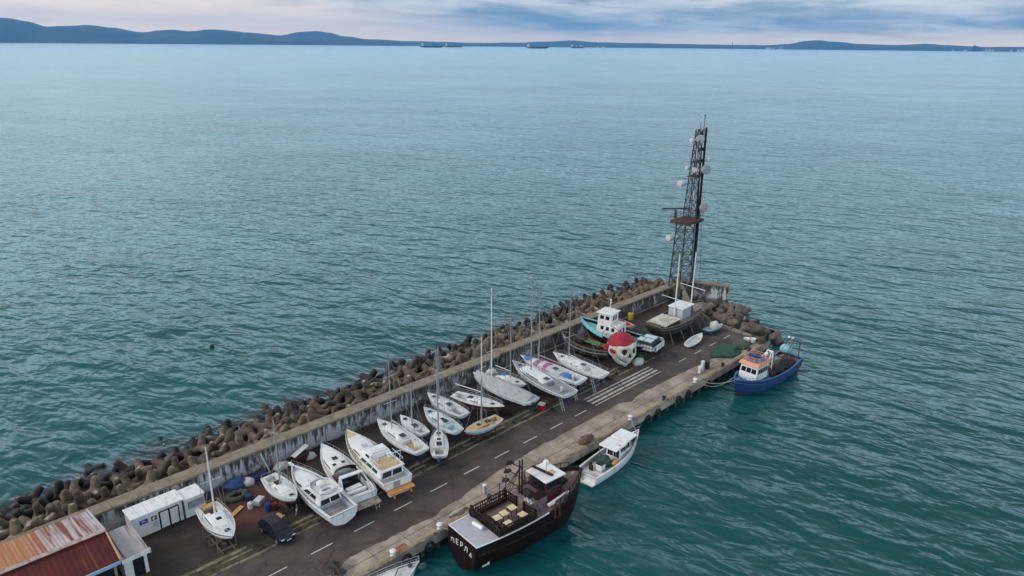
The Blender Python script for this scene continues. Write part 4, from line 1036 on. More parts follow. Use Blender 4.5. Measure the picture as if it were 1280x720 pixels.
# ------------------------------------------------------------------ trawler, derelict hull, skull, schooner
loc, rz, L = place((37.3, 21.9), (39.6, 8.3))
h = Hull(L, 4.6, 2.35, 2.0, WORK, st=.78, mid=.45, full=2.6, rake=.9, tr=.1, sheer=1.5, aft=.15, lift=.35)
t = thing('fishing_trawler', 'white wheelhouse trawler with pale cyan bow laid up behind the giant skull', 'fishing boat', loc, rz)
h.shell(t, ['darkhull', 'whitepaint', 'red_af'], [0, 0, 0, 0, 2, 2, 2, 2])
h.band(t, 'cyan', .0, .2, .62, .995, 'bow_bulwark', .015); h.band(t, 'whitepaint', .0, .34, .0, .13, 'stern_bulwark', .015)
h.deck(t, 'cyan', drop=.62, camber=.06); h.gunwale(t, 'cyan', .16, .09)
q = frustum(w := MB(), (h.x(.46), h.x(.74), 1.40), (h.x(.46), h.x(.72), 1.34), 2.0, 4.2); lo_ = w.build('deckhouse', 'whitepaint', t, bevel=.04)
windows(lo_, q['left'], 3, .55, .82, .12, .88, .45); windows(lo_, q['right'], 3, .55, .82, .12, .88, .45); MB().panel(q['right'], .14, .26, .05, .75).build('door', 'glass', lo_)
windows(lo_, q['back'], 2, .1, .72, .15, .85, .5, name='door')
q = frustum(w := MB(), (h.x(.56), h.x(.73), 1.25), (h.x(.555), h.x(.715), 1.18), 4.22, 5.75); wh = w.build('wheelhouse', 'whitepaint', t, bevel=.04)
windows(wh, q['front'], 3, .42, .80); windows(wh, q['left'], 2, .42, .80, .08, .92, .3); windows(wh, q['right'], 2, .42, .80, .08, .92, .3); windows(wh, q['back'], 2, .3, .8, .2, .8, .4)
MB().box((h.x(.64), 0, 5.84), (L*.20, 2.9, .16)).build('wheelhouse_roof', 'whitepaint', t, bevel=.05)
m_ = MB().tube((h.x(.60), .5, 5.9), (h.x(.60), .5, 8.0), .06, .05).tube((h.x(.60), -.1, 7.4), (h.x(.60), 1.1, 7.4), .035).tube((h.x(.64), .5, 5.9), (h.x(.60), .5, 7.2), .035).ball((h.x(.60), .5, 8.0), .16, 8, 6).build('mast', 'whitemast', t)
MB().box((h.x(.60), .5, 7.6), (.12, 1.0, .1), .4).build('radar_scanner', 'gel', m_)
MB().tube((h.x(.50), -1.55, 1.8), (h.x(.50), -1.55, 6.4), .05).tube((h.x(.5), -1.55, 4.2), (h.x(.62), -1.7, 4.9), .03).build('derrick_post', 'darksteel', t)
h.rail(t, .55, 12, .02, .62, mat='darksteel', r=.025)
mb = MB()
for k in (.06, .22): mb.box((h.x(k)+.4, 0, 2.75), (.1, 3.4, .12))
mb.build('hatch_beam', 'darksteel', t)
MB().box((h.x(.13), .1, 2.55), (2.3, 3.1, 1.0)).build('aft_deck_house', 'darksteel', t, bevel=.04)
MB().box((h.x(.10), .75, 3.08), (1.2, 1.3, .1)).box((h.x(.19), .75, 3.08), (1.0, 1.3, .1)).box((h.x(.13), -.75, 3.08), (1.9, 1.1, .1)).build('hatch_cover', 'aquadeck', t, bevel=.03)
for sd in (1, -1):
    g = MB()
    for i in range(6): g.box((h.x(.02)+.48*i, sd*(h.b(.1)+.07), 2.35), (.05, .05, 1.0))
    for z in (1.9, 2.35, 2.8): g.box((h.x(.02)+1.2, sd*(h.b(.1)+.075), z), (2.5, .05, .05))
    MB().box((h.x(.02)+1.2, sd*(h.b(.1)+.03), 2.35), (2.4, .04, .95)).build('side_panel', 'whitepaint', t); g.build('panel_frame', 'darksteel', t)
g = MB(); gx = h.x(0)-.10
for i in range(4): g.box((gx-.04, -1.5+i*1.0, 2.25), (.05, .05, .9))
MB().box((gx, 0, 2.25), (.05, 3.1, .85)).build('side_panel', 'whitepaint', t); g.build('panel_frame', 'darksteel', t)
MB().tube((h.x(.55), 1.5, 4.3), (h.x(.38), 1.2, 3.2), .04).tube((h.x(.33), -1.2, 2.0), (h.x(.33), -1.2, 4.0), .06).tube((h.x(.33), 1.2, 2.0), (h.x(.33), 1.2, 4.0), .06).tube((h.x(.33), -1.2, 4.0), (h.x(.33), 1.2, 4.0), .06).build('gallows', 'darksteel', t)
cradle(h, loc, rz, 'dark props under the white wheelhouse trawler', keelz=0)

loc, rz, L = place((32.4, 21.6), (33.2, 12.4))
h = Hull(L, 3.2, 2.1, 1.75, WORK, st=.6, mid=.45, full=2.4, rake=.8, tr=.1, sheer=.7, aft=.2, lift=.4)
t = thing('derelict_boat', 'dark derelict wooden boat with a bright green tarpaulin, left of the trawler', 'wooden boat', loc, rz)
h.shell(t, ['tarhull', 'red_af'], [0]*5+[1]*3); h.band(t, 'timber', .0, .05, .02, .98, 'rub_rail', .03); h.band(t, 'whitepaint', .3, .335, .02, .9, 'white_line', .012)
h.deck(t, 'darkwood', drop=.3); h.gunwale(t, 'timber', .12, .06)
h.band(t, 'lilac', .05, .32, .86, .99, 'bow_plate', .02)
MB().box((h.x(.42), -.55, 2.25), (3.0, .9, .12), R(-3)).box((h.x(.36), -.75, 2.32), (2.0, .5, .1), R(4)).build('green_tarpaulin', 'green', t, bevel=.03)
MB().box((h.x(.25), -.6, 2.12), (2.6, .35, .1), R(2)).box((h.x(.27), -1.05, 2.15), (2.2, .3, .1), R(-4)).build('red_plank', 'redpaint', t)
MB().box((h.x(.62), 0, 2.3), (1.6, 1.5, .7)).build('deckhouse', 'darkwood', t, bevel=.03)
MB().tube((h.x(.2), .5, 2.3), (h.x(.75), .2, 3.0), .06).tube((h.x(.1), -.2, 2.2), (h.x(.5), .6, 2.6), .05).build('loose_spar', 'timber', t)
cradle(h, loc, rz, 'dark props under the derelict wooden boat', keelz=0)

# giant skull with a bandana
t = thing('skull_sculpture', 'giant white skull sculpture with a red bandana standing at the kerb', 'sculpture', (33.6, 10.9, .0), R(-108)); t.scale = (.94, .94, .96)
def skull_point(d):
    """radius field: cranium, brow, cheekbones, sockets, nose hole and jaw; +x is the face"""
    th = math.atan2(d.y, d.x); el = math.asin(max(-1, min(1, d.z)))
    x, y, z = d.x*2.5, d.y*2.15, d.z*2.8
    front = max(0, d.x)
    if z > 0: z *= .80
    g = lambda a, b, sa, sb: math.exp(-((th-a)/sa)**2-((el-b)/sb)**2)
    lowk = max(0, min(1, (-d.z-.05)/.75))
    y *= 1-.17*lowk**1.2; 
    if d.x < 0: z = z if z > -1.2 else -1.2+(z+1.2)*.25          # skull base: flat behind the jaw
    else: z *= 1+.16*lowk*front
    s = 1.0
    for sd in (1, -1):
        s += .10*g(sd*.62, -.22, .26, .16)                        # cheekbones
        s += .07*g(sd*.42, .30, .34, .10)                         # brow
        s -= .26*g(sd*.46, .02, .22, .19)                        # eye sockets
        s -= .10*g(sd*.92, -.48, .22, .26)                        # hollow cheeks
    s -= .26*g(0, -.27, .12, .15)                                 # nose
    s += .05*g(0, -.52, .38, .10)+.10*g(0, -1.0, .45, .16)+.03*g(0, .15, .12, .2)
    s -= .11*math.exp(-((el+.66-.10*abs(th))/.06)**2)*(1 if abs(th) < .85 else 0)   # mouth slit
    p = Vector((x*s, y*s, z*s))
    if p.z < -1.2: p.x -= .12*(-1.2-p.z)
    return p
def skull_mesh():
    bm = bmesh.new(); bmesh.ops.create_icosphere(bm, subdivisions=6, radius=1)
    dirs = {v.index: v.co.normalized().copy() for v in bm.verts}
    me = bpy.data.meshes.new('skull'); 
    for v in bm.verts: v.co = skull_point(dirs[v.index])
    for f in bm.faces:
        d = Vector((0, 0, 0))
        for v in f.verts: d += dirs[v.index]
        d.normalize(); th = math.atan2(d.y, d.x); el = math.asin(d.z)
        f.smooth = True; mi = 0
        for sd in (1, -1):
            if ((th-sd*.46)/.215)**2+((el-.02)/.185)**2 < 1: mi = 1
        if (abs(th) < .15 and abs(th) < .03+.75*max(0, -.12-el) and -.38 < el < -.12): mi = 1
        if abs(el+.66-.10*abs(th)) < .058 and abs(th) < .85: mi = 1
        f.material_index = mi
    bm.to_mesh(me); bm.free()
    me.materials.append(M['bone']); me.materials.append(M['socket'])
    o = bpy.data.objects.new('skull', me); C.objects.link(o); return o
sk = skull_mesh(); sk.parent = t; SKZ = 3.25; sk.location = (0, 0, SKZ)
mb = MB(); rows = []
for i in range(15):
    row = []
    for j in range(56):
        th = 2*PI*j/56; base = .50+.05*math.cos(th*2)-.14*(1-math.cos(th))*.5+.10*math.sin(th)+.03*math.sin(th*5)
        el = base+(PI/2-base)*i/14
        p = skull_point(Vector((math.cos(el)*math.cos(th), math.cos(el)*math.sin(th), math.sin(el))))
        k = 1.035+.018*mnoise.noise(Vector((th*2.2, el*3, 0)))
        row.append((p.x*k, p.y*k, p.z*k*(1-.02*(i/14)**2)+SKZ))
    rows.append(row)
bd = mb.loft(rows, closed=True).build('bandana', 'bandana', t, smooth=80)
mb = MB()
p = skull_point(Vector((-.33, -.93, .12)).normalized())
mb.ball((p.x, p.y*1.05, p.z+SKZ), (.42, .3, .36), 10, 7, jit=.2)
mb.loft([[(p.x+.0, p.y*1.06, p.z+SKZ+.1), (p.x+.2, p.y*1.09, p.z+SKZ-.35)], [(p.x-.6, p.y*1.08, p.z+SKZ-.25), (p.x-.35, p.y*1.1, p.z+SKZ-.85)], [(p.x-1.0, p.y*1.05, p.z+SKZ-.5), (p.x-.9, p.y*1.06, p.z+SKZ-.95)]])
mb.build('bandana_knot', 'bandana', t, smooth=60)
p0 = skull_point(Vector((.78, -.62, -.12)).normalized())
mb = MB()
pt_ = [(-1.62, -.06), (-1.5, .10), (-1.22, .10), (-1.02, .0), (-1.2, -.17), (-1.5, -.18)]
ring = []
for th, el in pt_:
    q_ = skull_point(Vector((math.cos(el)*math.cos(th), math.cos(el)*math.sin(th), math.sin(el))))*1.03; ring.append((q_.x, q_.y, q_.z+SKZ))
cc = skull_point(Vector((math.cos(-1.32), math.sin(-1.32), -.04)).normalized())*1.07
mb.add(ring+[(cc.x, cc.y, cc.z+SKZ)], [(i, (i+1) % 6, 6) for i in range(6)]).build('red_patch', 'bandana', t)
tb = MB()
for row, (el, off) in enumerate(((-.585, .02), (-.755, .02))):
    for i in range(11):
        th = -.6+i*.12; q_ = skull_point(Vector((math.cos(el)*math.cos(th), math.cos(el)*math.sin(th), math.sin(el))))
        tb.box((q_.x+.02, q_.y, q_.z+SKZ), (.08, .19, .15), th)
tb.build('teeth', 'bone', t, bevel=.04)
MB().box((-.3, 0, .28), (2.6, 2.2, .2)).box((-.9, .8, .1), (.3, .3, .22)).box((-.9, -.8, .1), (.3, .3, .22)).box((.7, .8, .1), (.3, .3, .22)).box((.7, -.8, .1), (.3, .3, .22)).box((-1.4, 0, 1.0), (.25, 1.4, 1.5)).build('stand', 'darksteel', t)

# old schooner
loc, rz, L = place((60.0, 13.3), (43.9, 12.4))
h = Hull(L, 4.8, 2.75, 2.5, WORK, st=.62, mid=.46, full=2.6, rake=1.2, tr=-.7, sheer=.6, aft=.35, lift=.42)
t = thing('old_schooner', 'old dark hulled two-masted schooner laid up near the end of the pier', 'schooner', loc, rz)
h.shell(t, ['tarhull', 'black_af'], [0]*5+[1]*3); h.band(t, 'greyplank', .0, .05, .0, .985, 'rub_rail', .04); h.band(t, 'greyplank', .2, .235, .0, .985, 'lower_rub_rail', .03)
h.deck(t, 'greyplank', drop=.35); h.gunwale(t, 'timber', .14, .07)
q = frustum(w := MB(), (h.x(.42), h.x(.64), 1.30), (h.x(.42), h.x(.64), 1.28), 2.4, 4.35); dh = w.build('deckhouse', 'lilac', t)
MB().box((h.x(.53), 0, 4.42), (L*.235, 2.85, .12)).build('roof', 'gel', dh, bevel=.02)
g = MB()
for i in range(9): g.box((h.x(.42)+.4*i+.2, -1.315, 3.4), (.04, .03, 1.9))
g.build('panel_seam', 'greydeck', dh)
MB().panel(q['right'], .80, .96, .02, .90).build('door', 'glass', dh)
q = frustum(w := MB(), (h.x(.05), h.x(.34), 1.62), (h.x(.05), h.x(.33), 1.55), 2.4, 3.15); w.build('aft_cabin', 'darkwood', t)
MB().box((h.x(.195), 0, 3.22), (L*.32, 3.5, .12)).build('aft_cabin_roof', 'bone', t, bevel=.02)
MB().lathe([(1.0, 3.285), (.85, 3.33), (.2, 3.36)], 14, (h.x(.2), -.1, 0)).build('rope_coil', 'rope', t)
MB().box((h.x(.78), -.2, 2.85), (3.4, 2.4, .35)).box((h.x(.70), .8, 3.0), (1.2, .8, .5), .3).build('hatch_planks', 'greyplank', t, bevel=.02)
MB().box((h.x(.02), 0, 3.1), (.15, 2.3, .7)).build('stern_rail', 'timber', t)
for i, (k, mh_, zz, yw) in enumerate(((.40, 11.0, 3.2, 2.6), (.74, 10.2, 4.0, 2.3))):
    m_ = MB().tube((h.x(k), 0, 2.3), (h.x(k)+.15, 0, 2.6+mh_), .13, .09, 8).build('mast', 'whitemast', t, smooth=60)
    MB().tube((h.x(k)+.05, -yw, 2.6+zz), (h.x(k)+.05, yw, 2.9+zz), .06, .05, 6).build('spreader', 'whitemast', m_)
    g = MB()
    for sd in (1, -1): g.tube((h.x(k)-.4, sd*h.b(k), 2.7), (h.x(k)+.12, 0, 2.2+mh_), .012, n=4); g.tube((h.x(k)+.4, sd*h.b(k), 2.7), (h.x(k)+.12, 0, 2.2+mh_), .012, n=4)
    g.build('rigging', 'wire', t)
h.rail(t, .6, 12, .0, .34, mat='darksteel', r=.022)
g = MB()
for k in (.12, .3, .48, .66, .82):
    for sd in (1, -1):
        p = Vector(h.pt(k, sd, .45)); g.tube((p.x, p.y+sd*.9, 0), p, .09, n=6)
g.build('shoring_prop', 'timber', t)

# dinghies ashore
def dinghy(label, bow, stern, B, zd, hullm, inm, D=.5, cover=None, name='rowing_boat', thw=3):
    loc, rz, L = place(bow, stern)
    h = Hull(L, B, zd, D, WORK, st=.62, mid=.42, full=2.3, rake=.45, tr=-.1, sheer=.28, aft=.1, lift=.2, n=18)
    t = thing(name, label, 'rowing boat', loc, rz)
    h.shell(t, [hullm, hullm], [0]*8)
    h.deck(t, inm, drop=.03, camber=0, ck=(.06, .86), ckw=.86, ckd=.30, ckmat=inm); h.gunwale(t, hullm, .09, .05)
    for i in range(thw):
        k = .2+.24*i; MB().box((h.x(k), 0, h.z(k)-.10), (.26, h.b(k)*1.8, .04)).build('thwart', 'greydeck' if inm != 'deck' else 'gel2', t)
    MB().box((h.x(.3), 0, (zd-D)/2), (.12, B*.5, max(.04, zd-D))).box((h.x(.65), 0, (zd-D)/2), (.12, B*.5, max(.04, zd-D))).build('chock', 'timber', t)
    return t, h
dinghy('plain white open rowing boat lying on the road edge below the schooner', (51.7, 8.2), (46.2, 7.5), 1.75, .72, 'gel', 'deck')
t, h = dinghy('blue rowing boat with a lumpy white cover near the end kerb', (58.0, 8.0), (53.1, 8.6), 2.0, .8, 'blue', 'aquadeck', thw=2)
MB().ball((h.x(.52), 0, h.z(.5)+.35), (.75, .75, .85), 12, 9, jit=.22).build('white_cover', 'whitebag', t, smooth=70)
t, h = dinghy('red and cream dinghy propped up beside the trawler wheelhouse', (44.9, 20.5), (44.2, 16.6), 1.7, 1.7, 'bone', 'redpaint', thw=1)
g = MB()
for k in (.25, .7):
    for sd in (1, -1): g.tube((h.x(k), sd*.7, 0), (h.x(k), sd*.5, 1.4), .06)
g.build('trestle', 'timber', t)
h.band(t, 'redpaint', .12, .4, .03, .97)

# ------------------------------------------------------------------ boats afloat
# excursion boat dressed as a pirate ship
loc, rz, L = place((5.3, -5.0), (-10.3, -3.7))
h = Hull(L, 5.1, 1.45, 4.2, WORK, st=.86, mid=.50, full=3.4, rake=.8, tr=.2, sheer=.95, aft=.15, lift=.2)
t = thing('pirate_ship', 'dark wooden pirate ship with white stern deck moored along the quay', 'excursion boat', loc, rz)
PS = t
h.shell(t, ['darkhull', 'black_af'], [0]*6+[1]*2)
h.deck(t, 'lilac', drop=.02, camber=.03, t0=0, t1=.17, name='stern_deck')
h.deck(t, 'plumdeck', drop=.10, camber=.02, t0=.1715, t1=1.0, name='main_deck')
h.gunwale(t, 'gel', .10, .05, t0=.0, t1=.56); h.gunwale(t, 'darkwood', .10, .05, t0=.56, stern=False, name='bow_gunwale'); h.band(t, 'darkwood', .22, .28, .02, .98, 'wale', .06); h.band(t, 'darkwood', .0, .055, .60, .99, 'bow_wale', .07)
mb = MB(); secs = []
for sd in (1, -1):
    secs = []
    for i in range(15):
        k = .72+.27*i/14; y = h.b(k); z = h.z(k)
        secs.append([(h.x(k), sd*(y+.03), z-.05), (h.x(k)+.05, sd*(y+.06), z+.38), (h.x(k)+.03, sd*max(0, y-.10), z+.38), (h.x(k), sd*max(0, y-.12), z-.05)])
    mb.loft(secs, closed=True, cap0=True, cap1=True)
mb.build('bow_bulwark', 'darkwood', t)
def balustrade(p, q_, zz, n, hgt=.95):
    p, q_ = Vector((*p, zz)), Vector((*q_, zz)); mb = MB(); d = (q_-p)
    an = math.atan2(d.y, d.x)
    for z, w in ((hgt, .14), (.12, .10), (hgt*.55, .06)): mb.box(((p+q_)/2)+Vector((0, 0, z)), (d.length, w, .09), an)
    for i in range(n+1):
        c = p+d*(i/n); mb.tube(c, c+Vector((0, 0, hgt)), .06, .045, 6)
    for c in (p, q_): mb.box(c+Vector((0, 0, hgt*.55)), (.2, .2, hgt*1.25), an)
    return mb.build('balustrade', 'darkwood', t)
zf = 1.42; xa, xb = h.x(.175), h.x(.455)
ba, bb = h.b(.175)-.2, h.b(.455)-.2
balustrade((xa, -ba), (xa, ba), zf, 12); balustrade((xa, ba), (xb, bb), zf, 15); balustrade((xa, -ba), (xb, -bb), zf, 15); balustrade((xb, .6), (xb, bb), zf, 6); balustrade((xb, -bb), (xb, -.6), zf, 6)
MB().box((xa+.12, 0, zf+.35), (.06, ba*2, .62)).build('stern_screen', 'darkwood', t)
for sd in (1, -1): MB().box(((xa+xb)/2, sd*(ba-.32), zf+.42), (xb-xa-.6, .42, .08)).box(((xa+xb)/2, sd*(ba-.32), zf+.2), (xb-xa-.6, .34, .36)).build('bench', 'darkwood', t)
MB().box((xa+.7, -.3, zf+.42), (.42, 2.6, .08)).box((xa+.7, -.3, zf+.2), (.34, 2.6, .36)).build('bench', 'darkwood', t)
rz_m = Matrix.Translation(loc) @ Matrix.Rotation(rz, 4, 'Z')
tabs = [(-6.5, -4.5), (-5.55, -4.45), (-4.35, -4.35), (-6.3, -5.85), (-4.4, -5.85)]
tb0 = None
for i, (u, v) in enumerate(tabs):
    if tb0 is None:
        tb0 = thing('deck_table', 'square cream topped table standing on the open deck of the pirate ship', 'table', (0, 0, 0), 0, 'tables on the pirate ship deck')
        MB().box((0, 0, .74), (.78, .78, .05)).build('table_top', 'cream', tb0, bevel=.01)
        for sx in (-.3, .3):
            for sy in (-.3, .3): MB().box((sx, sy, .36), (.06, .06, .72)).build('leg', 'darkwood', tb0)
        o = tb0
    else: o = copy_tree(tb0)
    o.location = (u, v, zf); o.rotation_euler.z = rz+(i-2)*.05
# amidships: low deckhouse with dark companionway, spars, wheelhouse
MB().box((h.x(.535), .05, 1.95), (2.3, 2.9, 1.15)).build('deckhouse', 'plumdeck', t, bevel=.04)
MB().box((h.x(.53), .2, 2.56), (1.1, 1.6, .08)).build('companionway', 'glass', t); MB().box((h.x(.48), -.9, 2.6), (.35, 1.1, .16)).build('deck_locker', 'lilac', t, bevel=.03)
g = MB()
for i in range(5): g.box((h.x(.468)-.015, -1.2+.5*i, 1.9), (.03, .12, .8))
g.build('deckhouse_slat', 'darkwood', t)
for dx, hh in ((0, 4.9), (.35, 4.9)):
    MB().tube((h.x(.49)+dx, .75, 1.4), (h.x(.49)+dx, .75, 1.4+hh), .11, .08, 7).build('mast', 'darkwood', t)
g = MB()
for z, w in ((5.6, 1.0), (4.5, 1.4), (3.3, 1.8)): g.tube((h.x(.50)-.2, .75-w*.2, z), (h.x(.50)-.9, .75+w, z+.5), .06, n=5); g.ball((h.x(.50)-.8, .75+w*.75, z+.35), (.5, .32, .14), 8, 6, jit=.4)
g.build('furled_yard', 'darkwood', t)
for x, y, z1 in ((h.x(.45), 2.1, 4.2), (h.x(.40), 2.15, 3.6), (h.x(.1757), -.1, 4.0), (h.x(.60), 1.9, 3.9)): MB().tube((x, y, 1.4), (x, y, z1), .05, n=6).build('post', 'darkwood', t)
g = MB(); g.tube((h.x(.45), 2.1, 4.1), (h.x(.60), 1.9, 3.8), .03).tube((h.x(.45), 2.1, 4.1), (h.x(.5), .75, 5.2), .02).tube((h.x(.1757), -.1, 3.9), (h.x(.49), .75, 6.0), .012, n=4).build('rigging', 'wire', t)
q = frustum(w := MB(), (h.x(.605), h.x(.745), 1.22), (h.x(.605), h.x(.745), 1.26), 1.5, 4.05); wh = w.build('wheelhouse', 'burg', t)
windows(wh, q['front'], 3, .5, .9); windows(wh, q['left'], 3, .5, .9); windows(wh, q['right'], 3, .5, .9); windows(wh, q['back'], 2, .1, .9, name='door')
MB().box((h.x(.675), 0, 4.14), (2.75, 2.95, .13)).build('wheelhouse_roof', 'gel', t, bevel=.03)
MB().box((h.x(.66), .3, 4.30), (2.6, .3, .12), R(-80)).build('roof_spar', 'darkwood', t); MB().tube((h.x(.66), -.3, 4.2), (h.x(.66), -.3, 5.6), .035).build('aerial', 'wire', t)
MB().box((h.x(.70), -.4, 4.23), (.7, .6, .05)).build('life_ring_mount', 'tan', t)
MB().lathe([(.25, 4.2), (.3, 4.28), (.3, 4.5), (.2, 4.6)], 12, (h.x(.74), 1.1, 0)).build('radar_dome', 'gel', t)
MB().box((h.x(.68), -1.95, 2.2), (2.8, .22, .12), R(2), ry=R(-6)).box((h.x(.61), -2.0, 2.0), (.9, .3, .2)).build('side_rail', 'gel', t)
for k in (.605, .645): MB().tube((h.x(k), -h.b(k)-.02, 1.75), (h.x(k), -h.b(k)-.06, .75), .10, .11, 8).build('fender', 'rust', t)
MB().box((h.x(.90), -.3, 2.9-.25), (.9, .25, .18), R(30)).build('anchor', 'greyplank', t)
MB().lathe([(.05, -.65), (.22, -.6), (.22, .6), (.05, .65)], 12, (0, 0, 0), 'Y').build('white_fender', 'gel', t, smooth=50, loc=(h.x(.13), .2, 1.72), rz=.15)
g = MB().torus((h.x(.165), 1.9, 1.9), .4, .06, 14, 6, axis='X')
for i in range(4): a = PI*i/4; g.tube((h.x(.165), 1.9-.5*math.cos(a), 1.9-.5*math.sin(a)), (h.x(.165), 1.9+.5*math.cos(a), 1.9+.5*math.sin(a)), .025, n=5)
g.build('ships_wheel', 'darkwood', t)
for sd in (1, -1):
    g = MB(); top = Vector((h.x(.49)+.15, .75, 5.6))
    ft = [Vector((h.x(.40+.035*i), sd*(h.b(.45)-.1), 1.5)) for i in range(4)]
    for f_ in ft: g.tube(f_, top, .025, n=4)
    for k in range(1, 8): g.path([f_.lerp(top, k/9) for f_ in ft], .018, 4)
    g.build('shroud_ladder', 'rubber', t)
for sd in (1, -1):
    g = MB(); tp = []
    for i in range(8):
        k = .62+.045*i; pz = Vector((h.x(k), sd*(h.b(k)-.12), h.z(k)+(.3 if k > .72 else 0))); g.tube(pz, pz+Vector((0, 0, .75)), .045, n=5); tp.append(pz+Vector((0, 0, .75)))
    g.path(tp, .045, 5).build('bow_rail', 'darkwood', t)
MB().box((h.x(.83), .4, 1.95), (1.0, 1.3, .5), .1).build('fore_hatch', 'darkwood', t, bevel=.04); MB().lathe([(.45, 1.7), (.5, 1.95), (.35, 2.05), (.1, 2.0)], 12, (h.x(.80), -1.0, 0)).build('rope_coil', 'timber', t)
MB().box((h.x(.565), -.95, 2.75), (1.3, .7, .42), .05).build('stair_housing', 'darkwood', t, bevel=.03)
# white capitals arched over the stern
def lettering(ch, size, mat, parent, mt):
    cu = bpy.data.curves.new('letters', 'FONT'); cu.body = ch; cu.size = size; cu.extrude = .02; cu.align_x = 'CENTER'
    o = bpy.data.objects.new('letters_tmp', cu); C.objects.link(o)
    me = bpy.data.meshes.new_from_object(o.evaluated_get(bpy.context.evaluated_depsgraph_get())); bpy.data.objects.remove(o)
    me.transform(mt); me.materials.clear(); me.materials.append(M[mat])
    r_ = bpy.data.objects.new('lettering', me); C.objects.link(r_); r_.parent = parent
    return r_
word = 'ПЕРЛА'
mts = []
for i, c_ in enumerate(word):
    y = 1.35-.68*i; z = .42-.08*(i-2)**2+.0
    # letters stand on the transom, read from astern
    mt = Matrix.Translation((h.x(0)-.06, y, z)) @ Matrix(((0, 0, -1, 0), (-1, 0, 0, 0), (0, 1, 0, 0), (0, 0, 0, 1))) @ Matrix.Rotation(R(-4*(i-2)), 4, 'Z')
    lettering(c_, .78, 'gel', t, mt)
MB().box((h.x(.06), -h.b(.06)-.02, -.7), (.6, .06, .14), R(-4)).box((h.x(.085), -h.b(.085)-.02, -.66), (.2, .06, .28)).build('hull_mark', 'gel', t)

# small white fishing boat
loc, rz, L = place((19.9, -2.2), (8.7, -3.0))
h = Hull(L, 3.3, -.75, 1.8, MOTOR, st=.88, mid=.4, full=2.3, rake=1.0, tr=0, sheer=.95, aft=.05, lift=.1)
t = thing('fishing_boat', 'small white fishing boat with white canopy and green nets moored at the quay', 'fishing boat', loc, rz)
h.shell(t, ['gel', 'navy'], [0]*6+[1]*2); h.gunwale(t, 'gel', .16, .08)
h.deck(t, 'greydeck', drop=.05, ck=(.03, .90), ckw=.86, ckd=.45, ckmat='deck')
for x0, x1, z, y in ((h.x(.38), h.x(.585), .72, 1.25), (h.x(.585), h.x(.80), .84, 1.15)):
    MB().box(((x0+x1)/2, 0, z), (x1-x0, y*2, .26)).build('canopy', 'gel', t, bevel=.12)
q = frustum(w := MB(), (h.x(.50), h.x(.72), .98), (h.x(.50), h.x(.68), .90), -1.1, .68); wh = w.build('wheelhouse', 'gel', t)
windows(wh, q['right'], 4, .5, .88); windows(wh, q['left'], 4, .5, .88); windows(wh, q['front'], 2, .45, .88); windows(wh, q['back'], 2, .1, .85, name='door')
for k in (.39, .58, .79):
    for sd in (1, -1): MB().tube((h.x(k), sd*1.2, h.z(k)-.3), (h.x(k), sd*1.1, .66), .03).build('canopy_post', 'steel', t)
MB().ball((h.x(.335), .1, -.85), (.95, 1.0, .65), 14, 9, jit=.3).build('green_net_heap', 'greennet', t, smooth=80)
MB().ball((h.x(.42), -.9, -.95), (.7, .5, .35), 12, 8, jit=.4).build('brown_net_heap', 'newwood', t, smooth=80)
MB().box((h.x(.22), -.35, -.75), (.8, .8, .75)).build('deck_box', 'gel', t, bevel=.05); MB().box((h.x(.22), -.35, -.33), (.72, .72, .1)).build('box_lid', 'rubber', t)
MB().box((h.x(.16), .5, -.85), (.22, .5, .65)).box((h.x(.19), .75, -.8), (.16, .25, .8)).build('seat', 'rubber', t, bevel=.03)
for y in (.55, 1.1): 
    o = MB().box((h.x(-.03), y, -.25), (.6, .42, .45)).box((h.x(-.02), y, -.85), (.25, .2, .9)).build('outboard', 'rubber', t, bevel=.08)
MB().box((h.x(-.02), -.6, -1.45), (.55, 1.5, .1)).build('bathing_platform', 'gel', t)
MB().box((h.x(.05), -1.0, -.8), (.6, .9, .06)).build('stern_hatch', 'tan', t)
MB().torus((h.x(.50)-.05, -.85, .6), .26, .07, 14, 7, axis='X').build('lifebuoy', 'redpaint', t)
MB().ball((h.x(.86), -.1, h.z(.86)-.05), (.8, .5, .25), 10, 6, jit=.3).build('anchor_gear', 'rubber', t)
h.rail(t, .45, 6, .72, 1.0, close=False, mid=False)

# blue trawler at the pier head
loc, rz, L = place((39.9, -4.1), (56.4, -4.8))
h = Hull(L, 4.7, -.35, 2.6, WORK, st=.8, mid=.48, full=2.7, rake=.9, tr=.1, sheer=1.25, aft=.35, lift=.2)
t = thing('fishing_trawler', 'bright blue working trawler with salmon wheelhouse roof moored near the pier head', 'fishing boat', loc, rz)
h.shell(t, ['blue', 'red_af'], [0]*6+[1]*2); h.deck(t, 'bluedeck', drop=.5, camber=.05, t0=.58); h.deck(t, 'greyplank', drop=.5, camber=.05, t1=.579, name='working_deck'); h.gunwale(t, 'bluedeck', .15, .08); h.band(t, 'stripe_blue', .16, .20, .02, .98, 'rub_rail', .06)
q = frustum(w := MB(), (h.x(.60), h.x(.80), 1.45), (h.x(.60), h.x(.77), 1.32), -.2, 2.05); wh = w.build('wheelhouse', 'whitepaint', t, bevel=.14)
windows(wh, q['front'], 3, .50, .80); windows(wh, q['left'], 4, .50, .80); windows(wh, q['right'], 4, .50, .80); windows(wh, q['back'], 2, .1, .8, name='door')
q = frustum(w := MB(), (h.x(.585), h.x(.80), 1.60), (h.x(.585), h.x(.775), 1.40), 2.06, 2.5); w.build('wheelhouse_roof', 'salmon', t, bevel=.08)
MB().box((h.x(.68), 0, 2.53), (2.5, 2.3, .05)).build('flybridge_floor', 'bluecanvas', t)
g = MB()
